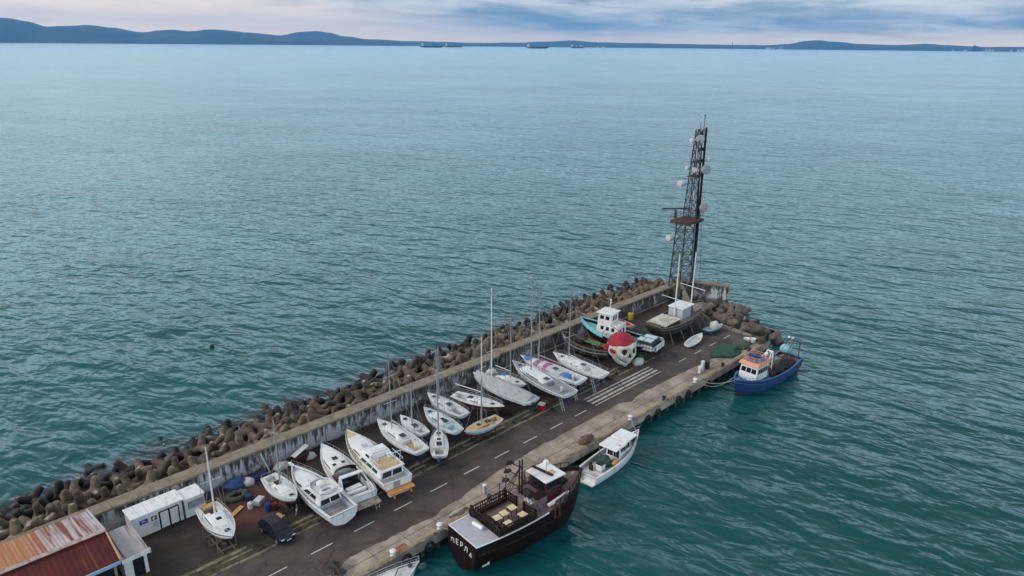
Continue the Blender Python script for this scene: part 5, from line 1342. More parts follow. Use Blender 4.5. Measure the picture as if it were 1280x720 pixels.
for z in (3.15, 2.85): g.path([(h.x(.60), 1.25, z), (h.x(.74), 1.2, z), (h.x(.77), .6, z), (h.x(.77), -.6, z), (h.x(.74), -1.2, z), (h.x(.60), -1.25, z), (h.x(.60), 1.25, z)], .045, 6)
for x, y in ((.6, 1.25), (.74, 1.2), (.77, .6), (.77, -.6), (.74, -1.2), (.6, -1.25)): g.tube((h.x(x), y, 2.4), (h.x(x), y, 3.15), .06)
g.build('flybridge_rail', 'salmon', t)
MB().box((h.x(.68), 0, 2.85), (.12, 2.2, .6)).box((h.x(.735), 0, 2.8), (.3, .9, .5)).build('helm_bench', 'bluetarp', t, bevel=.03)
MB().lathe([(.22, 3.2), (.27, 3.3), (.27, 3.5), (.1, 3.6)], 12, (h.x(.62), 1.0, 0)).build('radar_dome', 'gel', t)
g = MB()
for sd in (1, -1): g.path([(h.x(.46), sd*.75, -.4), (h.x(.43), sd*.45, 2.6)], .10, 6)
g.path([(h.x(.43), .45, 2.6), (h.x(.43), -.45, 2.6)], .10, 6); g.path([(h.x(.43), .2, 2.6), (h.x(.52), .6, .6)], .07, 6).build('gantry', 'gel', t)
MB().lathe([(.5, -1.0), (.5, -.95), (.28, -.92), (.28, .92), (.5, .95), (.5, 1.0)], 14, (0, 0, 0), 'Y').build('net_winch', 'darksteel', t, loc=(h.x(.52), 0, .15))
for i, (k, y, s3) in enumerate(((.38, .95, (1.7, .8, .75)), (.24, .95, (1.6, .8, .95)), (.26, -.2, (1.0, .8, .5)), (.13, .5, (1.2, 1.1, .6)), (.45, -.5, (.7, .6, .35)))): MB().ball((h.x(k), y, -.3), s3, 14, 9, jit=.35, seed=i).build('net_heap', ('rubber', 'rubber', 'timber', 'rust', 'timber')[i], t, smooth=80)
for i in range(4): MB().box((h.x(.25+.06*i), -.75-.18*i, .30+.05*i), (2.0, .30, .12), R(4*i)).build('trawl_board', 'lilac' if i % 2 else 'greyplank', t)
for k, y, d_, mt_ in ((.50, 1.3, (.9, .7, .6), 'rust'), (.47, .2, (.7, .5, .45), 'whitepaint'), (.34, -.55, (1.2, .25, .2), 'steel'), (.56, .9, (.5, .6, .8), 'bluedeck'), (.18, -1.0, (.8, .5, .4), 'cyan'), (.40, .3, (.6, .45, .4), 'salmon'), (.30, .35, (.5, .9, .35), 'rust')): MB().box((h.x(k), y, d_[2]/2-.6+.05), d_, k*5).build('fish_crate', mt_, t, bevel=.03)
for k, y0, y1 in ((.25, -1.7, 1.7), (.36, -1.8, 1.6)): MB().path([(h.x(k), y0, -.3), (h.x(k), y0, 1.5), (h.x(k), y1, 1.7), (h.x(k), y1, -.3)], .06, 6).build('deck_hoop', 'darksteel', t)
MB().tube((h.x(.50), -.9, -.5), (h.x(.12), .7, 3.3), .07, .05, 6).build('boom', 'greyplank', t)
MB().box((h.x(.42), -1.6, .35), (4.6, .10, .45)).build('side_plank', 'timber', t)
MB().tube((h.x(.18), -1.85, .75), (h.x(.44), -1.9, .65), .13, n=8).build('white_float', 'gel', t)
MB().box((h.x(.54), -1.2, .4), (.8, .6, .55)).build('deck_box', 'gel', t, bevel=.04)
MB().torus((h.x(.66), -1.75, .55), .3, .09, 14, 7, axis='Y').build('lifebuoy', 'buoyor', t); MB().ball((h.x(.62), -1.9, .35), (.3, .25, .3), 8, 6).build('orange_float', 'buoyor', t)
g = MB()
for sd in (1, -1): g.path([(h.x(.02), sd*1.2, -.2), (h.x(-.015), sd*1.0, 2.2)], .09, 6)
g.path([(h.x(-.015), -1.1, 2.2), (h.x(-.015), 1.1, 2.2)], .09, 6); g.path([(h.x(-.015), 0, 2.2), (h.x(.12), 0, .3)], .05).build('stern_gallows', 'darksteel', t)
MB().ball((h.x(-.02), -.9, 2.45), .22, 8, 6).ball((h.x(-.02), -.3, 2.45), .2, 8, 6).build('white_float', 'gel', t)
MB().ball((h.x(.03), -.8, .75), (.6, .9, .7), 12, 8, jit=.3).build('cyan_net_bundle', 'cyan', t, smooth=80)
MB().tube((h.x(.17), 1.0, 0), (h.x(.16), 1.0, 5.4), .04, .02, 5).build('aerial', 'wire', t)
h.rail(t, .4, 5, .80, .99, mat='bluedeck', r=.03, close=False, mid=False)
MB().tube((h.x(.9), 0, .2), (h.x(.9), 0, .75), .16, n=8).box((h.x(.9), 0, .6), (.2, .7, .12)).build('windlass', 'bluedeck', t)

# bow of another boat at the bottom edge
loc, rz, L = place((-14.3, -2.35), (-24.5, -2.2))
h = Hull(L, 3.1, -.15, 2.3, MOTOR, st=.88, mid=.4, full=2.3, rake=1.0, tr=0, sheer=.5, lift=.1)
t = thing('motor_boat', 'white boat whose cluttered bow pokes in at the bottom edge beside the quay', 'motor boat', loc, rz)
h.shell(t, ['gel2', 'navy'], [0]*6+[1]*2); h.deck(t, 'gel2', drop=.08, ck=(.05, .42), ckw=.8, ckd=.5, ckmat='greydeck'); h.gunwale(t, 'gel2', .12, .07); c = h.trunk(t, 'gel2', .42, .84, .6, .5, name='fore_cabin', front=.6); h.trunk_window(c, .2, .6)
MB().box((h.x(.9), 0, .42), (.3, .3, .25)).path([(h.x(.95), 0, .4), (h.x(.8), .4, .45), (h.x(.72), -.3, .5)], .05).build('anchor_gear', 'darksteel', t)
h.rail(t, .55, 7, .5, 1.0, close=False)
MB().ball((h.x(.985), -.75, .3), (.45, .35, .3), 10, 7, jit=.4).build('net_heap', 'greennet', t)

# mooring lines
def rope(label, a, b, sag, r=.035):
    a, b = Vector(a), Vector(b); pts = [a.lerp(b, i/12)+Vector((0, 0, -sag*math.sin(PI*i/12))) for i in range(13)]
    return tag(MB().path(pts, r, 5).build('mooring_rope', 'rope'), label, 'rope', 'mooring ropes')
rope('slack pale mooring rope dipping from the blue trawler bow to the quay', (36.8, .22, .42), (40.9, -3.6, .9), 1.3)
rope('tighter upper mooring rope from the blue trawler bow to the quay', (36.9, .25, .40), (40.7, -4.4, .95), .7)
rope('greenish line from the small white fishing boat bow up to a bollard', (21.5, .2, .38), (19.6, -2.1, .15), .35)
rope('dark line from the pirate ship stern up to the near bollard', (-9.7, .3, .38), (-10.1, -2.0, 1.5), .25)

# ------------------------------------------------------------------ sheds and cabins
def corrugated(mb, p0, p1, p2, p3, pitch=.30, amp=.016, th=.05):
    """p0-p1 along the eave, p3-p2 along the ridge; ribs run from eave to ridge"""
    p0, p1, p2, p3 = map(Vector, (p0, p1, p2, p3)); n = int((p1-p0).length/pitch)*2
    nrm = (p1-p0).cross(p3-p0).normalized()
    if nrm.z < 0: nrm = -nrm
    secs = []
    for i in range(n+1):
        k = i/n; o = nrm*(amp if i % 2 else -amp)
        a, b = p0.lerp(p1, k)+o, p3.lerp(p2, k)+o
        secs.append([a, b, b-nrm*th, a-nrm*th])
    return mb.loft(secs, closed=True, cap0=True, cap1=True)
t = thing('shed', 'long shed with rust red and white streaked corrugated roof at the pier root', 'shed', (-34.5, 16, 0))
x0, x1 = -13.0, 0
MB().prism([(x0, -2.9), (x1-.25, -2.9), (x1-.25, 5.3), (x0, 5.3)], 0, 3.1).build('wall', 'concrete', t)
MB().add([(x1-.25, -2.9, 3.1), (x1-.25, 5.3, 3.1), (x1-.25, 5.3, 3.3), (x1-.25, 0, 4.2), (x1-.25, -2.9, 3.1)], [(0, 1, 2, 3)]).build('gable', 'concrete', t)
corrugated(MB(), (x0, 0, 4.34), (x1, 0, 4.34), (x1, 5.6, 3.50), (x0, 5.6, 3.50)).build('roof_back_slope', 'roof_back', t)
corrugated(MB(), (x0, -3.35, 3.18), (x1, -3.35, 3.18), (x1, 0, 4.30), (x0, 0, 4.30), .42, .012).build('roof_front_slope', 'roof_red', t)
MB().box(((x0+x1)/2, 0, 4.43), (13.1, .5, .07)).build('ridge_cap', P('rusted_white_ridge', (.45, .36, .33), .7, .25, 1.5, .5, (.22, .07, .05), 2), t)
MB().box(((x0+x1)/2, -3.42, 3.02), (13.0, .10, .3)).build('fascia', 'lightblue', t)
MB().hexa([(x1-.02, -3.35, 3.0), (x1+.1, -3.35, 3.0), (x1+.1, 0, 4.15), (x1-.02, 0, 4.15)], [(x1-.02, -3.35, 3.3), (x1+.1, -3.35, 3.3), (x1+.1, 0, 4.46), (x1-.02, 0, 4.46)]).build('barge_board', 'tan', t)
MB().hexa([(x1-.02, 0, 4.15), (x1+.1, 0, 4.15), (x1+.1, 5.6, 3.32), (x1-.02, 5.6, 3.32)], [(x1-.02, 0, 4.46), (x1+.1, 0, 4.46), (x1+.1, 5.6, 3.64), (x1-.02, 5.6, 3.64)]).build('barge_board', 'lilac', t)
MB().box((x1-1.6, -2.93, 1.5), (2.2, .06, 2.6)).build('door', 'glass', t)
t = thing('lean_to', 'small lean-to with rust striped white roof between the red shed and cabins', 'lean-to', (-33.1, 15.8, 0))
MB().box((0, 0, 1.15), (1.9, 4.1, 2.3)).build('wall', 'whitepaint', t)
corrugated(MB(), (-1.1, -2.35, 2.45), (1.15, -2.35, 2.45), (1.15, 2.25, 2.75), (-1.1, 2.25, 2.75), .18).build('roof', 'roof_annex', t)
MB().box((0, -2.42, 2.33), (2.3, .08, .36)).build('fascia', 'gel', t); MB().box((1.2, -2.3, 2.3), (.14, .3, .4)).build('gutter_end', 'lightblue', t); MB().box((.2, -2.08, 1.0), (.9, .06, 1.9)).build('door', 'glass', t)
t = thing('site_cabin', 'longer white site cabin with dark framed double door and blue sign', 'cabin', (-29.3, 19.85, 0), R(0))
MB().box((0, 0, 1.28), (4.75, 2.0, 2.24)).build('wall', 'whitepaint', t, bevel=.03)
MB().box((0, 0, 2.47), (4.95, 2.25, .14)).build('roof', 'gel', t, bevel=.03)
g = MB()
for i in range(5): g.box((-1.65+.82*i, 0, 2.55), (.05, 2.2, .05))
g.build('roof_seam', 'deck', t); MB().box((0, 0, .08), (4.5, 1.8, .16)).build('skid', 'darksteel', t)
d = MB().box((.98, -1.02, 1.15), (1.9, .06, 1.95)).build('double_door', 'glass', t)
for x in (.52, 1.43): MB().box((x, -1.06, 1.15), (.74, .05, 1.72)).build('door_leaf', 'whitepaint', d)
MB().box((1.02, -1.10, 1.1), (.05, .05, .5)).box((.92, -1.10, 1.1), (.05, .05, .5)).build('handle', 'darksteel', d)
s1 = MB().box((-1.35, -1.02, 1.75), (.75, .05, .45)).build('sign', 'signblue', t); MB().box((-1.35, -1.05, 1.75), (.45, .02, .05)).box((-1.42, -1.05, 1.85), (.25, .02, .04)).build('sign_mark', 'gel', s1)
s2 = MB().box((-.42, -1.02, 1.7), (.5, .05, .45)).build('sign', 'signblack', t); MB().box((-.48, -1.05, 1.7), (.14, .02, .3)).box((-.36, -1.05, 1.74), (.10, .02, .18)).build('sign_mark', 'gel', s2)
MB().box((-.35, -1.02, 1.05), (.5, .05, .5)).build('vent', 'lilac', t); MB().tube((2.3, -1.06, .2), (2.3, -1.06, 2.4), .05).build('downpipe', 'darksteel', t)
t = thing('site_cabin', 'shorter white site cabin with one wide shuttered window', 'cabin', (-25.85, 19.85, 0))
MB().box((0, 0, 1.15), (1.95, 2.0, 2.0)).build('wall', 'gel', t, bevel=.03); MB().box((0, 0, 2.22), (2.1, 2.2, .14)).build('roof', 'gel', t, bevel=.03); MB().box((0, 0, .08), (1.8, 1.8, .16)).build('skid', 'darksteel', t)
w_ = MB().box((.1, -1.02, 1.45), (1.5, .06, .75)).build('window', 'darksteel', t); g = MB()
for i in range(6): g.box((.1, -1.06, 1.15+.12*i), (1.4, .04, .07))
g.build('shutter', 'lilac', w_)

# ------------------------------------------------------------------ radio mast
t = thing('radio_mast', 'tall lattice radio mast with dishes, radar and rusty platform at the pier corner', 'radio mast', (67, 22, 0))
t.scale.z = .965
MB().box((0, -.45, 1.15), (5.6, 2.1, 2.3)).build('plinth', 'moss', t, bevel=.05)
def lattice(b4, t4, z0, z1, bays, r, rb, mat):
    for p, q_ in zip(b4, t4): MB().tube((*p, z0), (*q_, z1), r, r*.85, 6).build('leg', mat, t)
    g = MB()
    P_ = lambda i, k: Vector((*b4[i], z0)).lerp(Vector((*t4[i], z1)), k)
    for j in range(bays):
        k0, k1 = j/bays, (j+1)/bays
        for i in range(4):
            i2 = (i+1) % 4; g.tube(P_(i, k0), P_(i2, k1), rb, n=4, cap=False); g.tube(P_(i2, k0), P_(i, k1), rb, n=4, cap=False); g.tube(P_(i, k1), P_(i2, k1), rb*1.15, n=4, cap=False)
    g.build('bracing', mat, t)
lattice([(-2.2, -1.0), (1.5, -1.0), (1.5, 1.3), (-2.2, 1.3)], [(-1.7, -.8), (1.4, -.8), (1.4, 1.0), (-1.7, 1.0)], 2.3, 15.5, 6, .13, .06, 'galv')
lattice([(-.2, -.7), (1.7, -.7), (1.7, .8), (-.2, .8)], [(1.0, -.5), (1.9, -.5), (1.9, .35), (1.0, .35)], 15.6, 32.2, 10, .10, .048, 'galv')
MB().tube((2.15, -1.15, 2.3), (2.15, -1.0, 32.6), .24, .20, 9).build('cable_riser', 'darkwood', t)
MB().tube((2.0, -.6, 32), (2.0, -.6, 34.6), .07, .05, 6).box((2.0, -.6, 34.7), (.2, .2, .3)).build('lightning_rod', 'darksteel', t)
g = MB().prism([(-2.9, -1.9), (2.6, -1.9), (2.6, 1.7), (-2.9, 1.7)], 15.5, 15.62)
for x in (-2.8, -1.4, 0, 1.3, 2.5): g.box((x, -.1, 15.3), (.12, 3.6, .35))
g.box((-.1, -1.85, 15.35), (5.5, .14, .5)).box((-.1, 1.65, 15.35), (5.5, .14, .5)); pf = g.build('platform', 'rust', t)
g = MB()
for z in (16.2, 16.7): g.path([(-2.85, -1.85, z), (2.55, -1.85, z), (2.55, 1.65, z), (-2.85, 1.65, z), (-2.85, -1.85, z)], .03, 4)
for i in range(6):
    for y in (-1.85, 1.65): g.tube((-2.85+1.08*i, y, 15.6), (-2.85+1.08*i, y, 16.7), .03, n=4)
g.build('platform_rail', 'rust', pf)
for z, w in ((23.6, 1.15), (26.3, 1.0), (30.0, .95), (28.4, .8)): MB().box((1.4, -.1, z), (w*2.1, w*1.8, .12)).box((1.4, -.9*w, z+.3), (w*2.1, .06, .5)).build('platform', 'rust' if z < 27 else 'galv', t)
RT = Vector((CT, -ST, 0)); TC = (Vector((CAM.x, CAM.y, 0))-Vector((67, 22, 0))).normalized()
PB = Vector((2.15, -1.1, 0))
rd = thing('tmp', None, None); bpy.data.objects.remove(rd)
mm = PB+RT*-4.3+Vector((0, 0, 0)); 
r_ = MB().tube((mm.x, mm.y, 15.6), (mm.x, mm.y, 17.2), .28, .2, 8).build('radar_pedestal', 'darksteel', t)
MB().box((mm.x, mm.y, 17.45), (5.2, .3, .28), R(-41)).build('radar_scanner', 'galv', r_)
def dish(off, tow, z, rad, depth, mat, face):
    p = PB+RT*off+TC*tow; a = math.atan2(face.y, face.x)
    o = MB().lathe([(rad*.3, -depth*.7), (rad*.92, -depth*.45), (rad, -depth*.4), (rad, depth*.35), (rad*.96, depth*.45), (rad*.5, depth*.52)], 18, (0, 0, 0), 'X').build('dish', mat, t, smooth=40, loc=(p.x, p.y, z), rz=a)
    q_ = PB+RT*max(-2.4, min(.0, off))
    MB().tube((0, 0, -rad*.6), (0, 0, rad*.6), .06).tube((-depth*.7, 0, 0), (-depth*.7-.5, 0, 0), .05).build('bracket', 'galv', o)
    c = p-face*depth*.6; MB().tube((c.x, c.y, z-.05), (q_.x, q_.y, z-.25), .06, n=5).build('dish_arm', 'galv', t)
LF = (TC-RT*1.2).normalized(); RF = (TC+RT*.6).normalized()
for a in ((.75, .6, 17.8, .85, .5, 'dish', RF), (.55, .7, 25.0, .90, .5, 'dish', RF), (-3.7, .3, 22.3, .62, 1.0, 'dishw', LF), (-5.0, .3, 11.8, .62, 1.0, 'dishw', LF), (-2.4, .2, 30.2, .45, .7, 'dishw', LF),
          (-1.0, .8, 30.6, .75, .4, 'dish', TC), (-1.5, .7, 24.9, .5, .4, 'dishw', TC), (.9, .2, 26.7, .4, .5, 'dishw', RF), (-2.9, .2, 25.2, .35, .6, 'dishw', LF)): dish(*a)
g = MB()
for i in range(16):
    a = i*2.1; g.box((1.5+.75*math.cos(a), -.1+.7*math.sin(a), 30.8+.2*(i % 4)), (.14, .22, 1.0+.15*(i % 3)), a); g.tube((1.5, -.1, 30.9+.2*(i % 4)), (1.5+.7*math.cos(a), -.1+.65*math.sin(a), 30.9+.2*(i % 4)), .035, n=4)
g.build('panel_aerial', 'darksteel', t)
g = MB()
for x, y, z0, z1 in ((.9, -.6, 31, 33.6), (2.2, .3, 29.6, 33.0), (.4, .4, 26, 28.6), (2.6, -.8, 23, 26)): g.tube((x, y, z0), (x, y, z1), .035, n=4)
g.build('whip_aerial', 'galv', t)
g = MB()
for i in range(5): g.path([(1.9+.09*i, -1.0, 2.3), (1.7+.10*i, -.9, 15), (1.75+.06*i, -.65, 31-i*1.5)], .04, 4)
g.build('feeder_cables', 'rubber', t)
for z, x, y, l in ((20.3, .2, -.8, 1.6), (21.6, 2.6, -.9, 1.3), (28.0, .6, -.5, 1.8), (31.6, 2.5, -.4, 1.5), (18.9, 2.7, -.6, 1.4), (24.2, 2.9, -.4, 1.2)):
    a_ = MB().box((x, y, z), (.24, .16, l)).tube((x, y+.1, z), (1.5, -.4, z), .04, n=4).build('sector_aerial', 'lilac', t)
g = MB(); g.tube((3.9, -1.6, 2.4), (3.0, -1.3, 15.5), .03, n=4)
for i in range(12): g.box((3.85-.075*i, -1.6+.025*i, 3+i), (.05, .3, .05))
g.build('ladder', 'galv', t)

# ------------------------------------------------------------------ quay furniture
def bollard(u, label, top='gel', v=.30):
    t = thing('bollard', label, 'bollard', (u, v, .003), 0, 'mooring bollards on the quay edge')
    MB().lathe([(.30, 0), (.28, .08), (.19, .12), (.17, .34), (.2, .38)], 14).build('post', 'darksteel' if top != 'gel' else 'gel2', t, smooth=40)
    MB().lathe([(.2, .38), (.31, .42), (.33, .50), (.26, .57), (.08, .60)], 14).build('head', top, t, smooth=40)
bollard(-9.7, 'white bollard beside the white stern deck of the pirate ship')
bollard(-15.3, 'white bollard beside the red painted patch at the bottom edge')
bollard(-3.0, 'bollard with dark head beside the pirate ship balustrade', 'darksteel')
bollard(5.6, 'bollard with dark head between the pirate ship bow and small fishing boat', 'darksteel')
bollard(21.5, 'white headed bollard just ahead of the small white fishing boat', 'gel')
bollard(29.1, 'dark bollard midway along the open stretch of quay', 'rubber')
bollard(36.9, 'bollard holding the blue trawler mooring ropes', 'gel')
bollard(44.5, 'dark bollard beside the blue trawler wheelhouse', 'rubber')
bollard(52.6, 'dark bollard beside the blue trawler nets', 'rubber')
for i, (u, v, hh, lab) in enumerate(((41.2, 1.75, 1.35, 'taller white service pillar on the quay'), (40.0, 1.45, .95, 'shorter white service pillar on the quay'))):
    t = thing('service_pillar', lab+' left of the blue trawler', 'service pillar', (u, v, .003)); MB().box((0, 0, hh/2), (.45, .4, hh)).build('cabinet', 'gel2', t, bevel=.04); MB().box((0, 0, hh+.04), (.52, .46, .08)).build('cap', 'whitepaint', t); MB().box((0, -.205, hh*.6), (.3, .02, .35)).build('panel', 'greydeck', t)
t = thing('fuel_cabinet', 'black cabinet standing right of the white service pillars', 'cabinet', (42.1, 1.5, .003)); MB().box((0, 0, .6), (.6, .5, 1.2)).build('cabinet', 'rubber', t, bevel=.04); MB().box((0, 0, 1.23), (.66, .56, .06)).build('lid', 'darksteel', t)
t = thing('service_pillar', 'grey service post on the quay behind the pirate ship balustrade', 'service pillar', (-2.6, 1.5, .003)); MB().box((0, 0, .5), (.36, .32, 1.0)).build('cabinet', 'lilac', t, bevel=.03); MB().lathe([(.24, 1.0), (.22, 1.08), (.05, 1.14)], 10).build('cap', 'gel', t)
def heap(name, label, cat, c, r3, mat, jit=.35, seed=0, group=None, nu=16, nv=10):
    return tag(MB().ball((0, 0, 0), r3, nu, nv, jit=jit, seed=seed).build(name, mat, smooth=80, loc=(c[0], c[1], c[2] if len(c) > 2 else r3[2]*.25)), label, cat, group)
heap('net_pile', 'large dark green fishing net pile on the road beside the blue trawler', 'fishing net', (49.6, 2.6), (2.9, 1.6, .75), 'greennet', .4, 2, nu=26, nv=14)
heap('net_pile', 'paler green net pile with floats behind the large dark one', 'fishing net', (53.4, 2.2), (1.6, 1.2, .8), 'olive', .4, 5)
heap('net_pile', 'pinkish brown net and buoy pile on the quay edge above the small fishing boat', 'fishing net', (13.2, .75), (1.1, .55, .7), P('pink_brown_net', (.20, .11, .09), .95, .4, 5, bmp=.2, bscale=8), .45, 3)
heap('net_pile', 'brown net heap on the quay corner beside the blue trawler stern', 'fishing net', (57.2, .6), (.9, .6, .8), P('brown_net', (.11, .07, .05), .95, .4, 5, bmp=.2), .45, 4)
heap('rope_heap', 'pale tangled rope heap on the quay behind the pirate ship stern', 'rope', (-6.8, .95), (1.1, .35, .28), 'rope', .5, 6)
for i, (u, v, lab) in enumerate(((56.5, 1.75, 'white round tub behind the net piles, nearer the end kerb'), (55.9, 2.5, 'white round tub behind the net piles, nearer the road'))):
    t = thing('tub', lab, 'tub', (u, v, .01)); MB().lathe([(.42, 0), (.5, .5), (.52, .55), (.46, .55), (.40, .2)], 16).build('body', 'gel', t, smooth=40); MB().torus((0, 0, .55), .5, .035, 18, 6).build('rim', 'deck', t)
t = thing('scrap_frame', 'dark tangled rusty frame lying on the concrete at the bottom edge', 'scrap metal', (-20.3, 2.0, 0), .4)
g = MB()
for i in range(9): a = rnd.uniform(0, 3.1); z = rnd.uniform(.1, .6); dx, dy = math.cos(a)*.9, math.sin(a)*.9; g.tube((-dx+rnd.uniform(-.5, .5), -dy, z*.3), (dx, dy+rnd.uniform(-.5, .5), z+.5), .07, n=5)
g.build('bar', 'darksteel', t); MB().box((0, 0, .2), (.8, .6, .35), .5).box((.5, .3, .4), (.3, .5, .5), .2).build('box', 'rust', t)

# ------------------------------------------------------------------ things lying in the yard
heap('tarpaulin_heap', 'crumpled dark blue tarpaulin heap at the foot of the sea wall', 'tarpaulin', (-20.9, 20.9), (1.3, .8, .8), 'bluetarp', .35, 1)
heap('tarpaulin_heap', 'flat dark blue tarpaulin right of the white sack by the wall', 'tarpaulin', (-18.2, 20.9), (1.1, .7, .45), 'navy', .35, 8)
heap('sack', 'round white sack beside the crumpled blue tarpaulin', 'sack', (-19.6, 20.5), (.62, .6, .62), 'whitebag', .2, 2)
heap('sack', 'big white sack right of the leaning planks by the wall', 'sack', (-15.6, 20.8), (.9, .65, .6), 'whitebag', .35, 3)
heap('sack', 'white sack right of the red pallet stack by the wall', 'sack', (-12.2, 20.5), (.75, .6, .5), 'whitebag', .35, 4)
tag(MB().torus((0, 0, 0), .75, .26, 20, 8, sx=1.25, sy=.85, jit=.2).build('net_ring', 'olive', smooth=70, loc=(-21.6, 18.9, .26)), 'oval green net coil lying left of the red soil', 'fishing net')
t = thing('plank', 'raw orange wooden board lying beside the nearest yacht', 'board', (-22.7, 16.6, .02), .5); MB().box((0, 0, .12), (1.7, .5, .06)).build('board', 'newwood', t, bevel=.01); MB().box((-.5, 0, .045), (.1, .5, .09)).box((.5, 0, .045), (.1, .5, .09)).build('batten', 'timber', t)
def crate(label, c, d, mat, rz=0, cat='crate', name='crate', lid=None):
    t = thing(name, label, cat, (c[0], c[1], .01), rz); w = .05
    g = MB().box((0, 0, w/2), (d[0], d[1], w))
    for s_ in (1, -1): g.box((s_*(d[0]/2-w/2), 0, d[2]/2+w/2), (w, d[1], d[2]-w)); g.box((0, s_*(d[1]/2-w/2), d[2]/2+w/2), (d[0]-2*w-.004, w, d[2]-w))
    g.build('body', mat, t)
    MB().box((0, 0, d[2]+.035), (d[0]+.04, d[1]+.04, .05)).build('lid', lid or mat, t)
def drum(label, c, r, h_, mat):
    t = thing('drum', label, 'drum', (c[0], c[1], .01)); MB().lathe([(r, 0), (r, h_*.33), (r*1.04, h_*.35), (r, h_*.37), (r, h_*.66), (r*1.04, h_*.68), (r, h_*.7), (r, h_), (r*.9, h_-.02)], 16).build('body', mat, t, smooth=35); MB().lathe([(r*.18, h_-.02), (r*.18, h_+.05)], 8, (r*.5, 0, 0)).build('bung', 'rubber', t)
crate('white topped crate in the clutter left of the small red-bottomed yacht', (-20.4, 16.4), (1.0, .7, .5), 'gel2', .5)
crate('red crate in the clutter beside the small red-bottomed yacht', (-19.75, 14.6), (.6, .5, .45), 'redpaint', .2)
crate('dark blue crate in the clutter left of the small red-bottomed yacht', (-20.9, 17.7), (.7, .6, .55), 'navy', -.2)
drum('blue drum in the clutter left of the small red-bottomed yacht', (-20.35, 14.7), .32, .85, 'bluetarp')
drum('white drum in the clutter left of the small red-bottomed yacht', (-21.4, 16.3), .28, .6, 'gel2')
drum('green drum by the kerb right of the giant skull', (38.0, 7.8+2.6), .42, .8, 'green')
drum('yellow drum against the sea wall behind the red dinghy', (50.4, 21.4), .48, 1.15, 'yellow')
heap('sack', 'white bag heap on the ground right of the giant skull', 'sack', (36.2, 9.6), (1.0, .7, .7), 'whitebag', .35, 6)
t = thing('plywood_sheet', 'beige plywood sheet lying on the ground between the car and cruiser', 'board', (-20.3, 12.9, .02), .35); MB().box((0, 0, .05), (1.3, 1.0, .04)).build('sheet', 'tan', t); MB().box((0, 0, .015), (.9, .1, .03)).build('batten', 'timber', t)
t = thing('bicycle', 'small white bicycle leaning near the plywood sheet', 'bicycle', (-18.6, 12.0, .02), .9)
for x in (-.5, .5): 
    w_ = MB().torus((x, 0, .33), .31, .03, 18, 6, axis='Y').build('wheel', 'rubber', t); g = MB()
    for i in range(4): a = PI*i/4; g.tube((x-.3*math.cos(a), 0, .33-.3*math.sin(a)), (x+.3*math.cos(a), 0, .33+.3*math.sin(a)), .008, n=4)
    g.build('spokes', 'steel', w_)
MB().path([(-.5, 0, .33), (-.15, 0, .8), (.35, 0, .82), (.0, 0, .33), (-.15, 0, .8)], .025).path([(.0, 0, .33), (-.5, 0, .33)], .02).path([(.5, 0, .33), (.35, 0, .82), (.32, 0, 1.0)], .025).build('frame', 'gel', t)
MB().tube((.32, -.28, 1.0), (.32, .28, 1.0), .02).build('handlebar', 'darksteel', t); MB().ball((-.17, 0, .9), (.15, .08, .05), 8, 6).build('saddle', 'rubber', t)
t = thing('pallet_stack', 'leaning stack of reddish pallets topped with a white sheet', 'pallets', (-13.3, 20.7, 0), .15)
for k in range(4):
    g = MB()
    for i in range(6): g.box((-.75+.3*i, 0, .18+.24*k), (.16, 1.2, .04))
    for y in (-.5, 0, .5): g.box((0, y, .10+.24*k), (1.7, .1, .11))
    g.build('pallet', 'rust', t)
MB().box((.1, .1, 1.2), (2.2, .7, .05), ry=R(-12), rz=.1).build('white_sheet', 'gel2', t)
for i in range(6):
    x, y = -10.9+.75*(i % 3), 20.6+.5*(i//3)
    o = MB().torus((0, 0, 0), .33, .14, 16, 8).build('tyre', 'rubber', loc=(x, y, .15+(.26 if i > 3 else 0)), smooth=60); o.rotation_euler = (rnd.uniform(-.3, .3), rnd.uniform(-.3, .3), 0)
    tag(o, 'black tyre in the dark pile against the wall above the cruisers', 'tyre', 'tyres piled against the wall')
for i in range(5):
    g = MB().tube((0, 0, 0), (rnd.uniform(-.5, .5), .9, 2.1+.3*rnd.random()), .06, .05, 5)
    tag(g.build('leaning_pole', ['timber', 'greyplank', 'whitepaint'][i % 3], loc=(-17.7+.38*i, 20.8+.1*(i % 2), .02)), 'weathered pole leaning on the sea wall between the sacks', 'pole', 'poles leaning on the sea wall')
crate('red and white crate at the kerb in front of the canvas covered yacht', (15.3, 9.9), (.9, .8, .8), 'redpaint', .3, lid='whitepaint')
heap('tarpaulin_heap', 'small lilac grey tarpaulin bundle under the burgundy yacht', 'tarpaulin', (6.3, 12.4), (.9, .6, .5), 'lilac', .35, 7)
heap('tarpaulin_heap', 'grey sheet bundle between the clean white yacht and giant skull', 'tarpaulin', (28.9, 11.8), (1.2, .8, .45), 'greydeck', .35, 9)
t = thing('board_stack', 'dark red boards stacked flat in front of the giant skull', 'boards', (29.2, 10.2, 0), R(80))
for k in range(3): MB().box((0, .25*k-.2, .1+.1*k), (2.6, .3, .09), R(2*k-2)).build('board', 'burg', t)

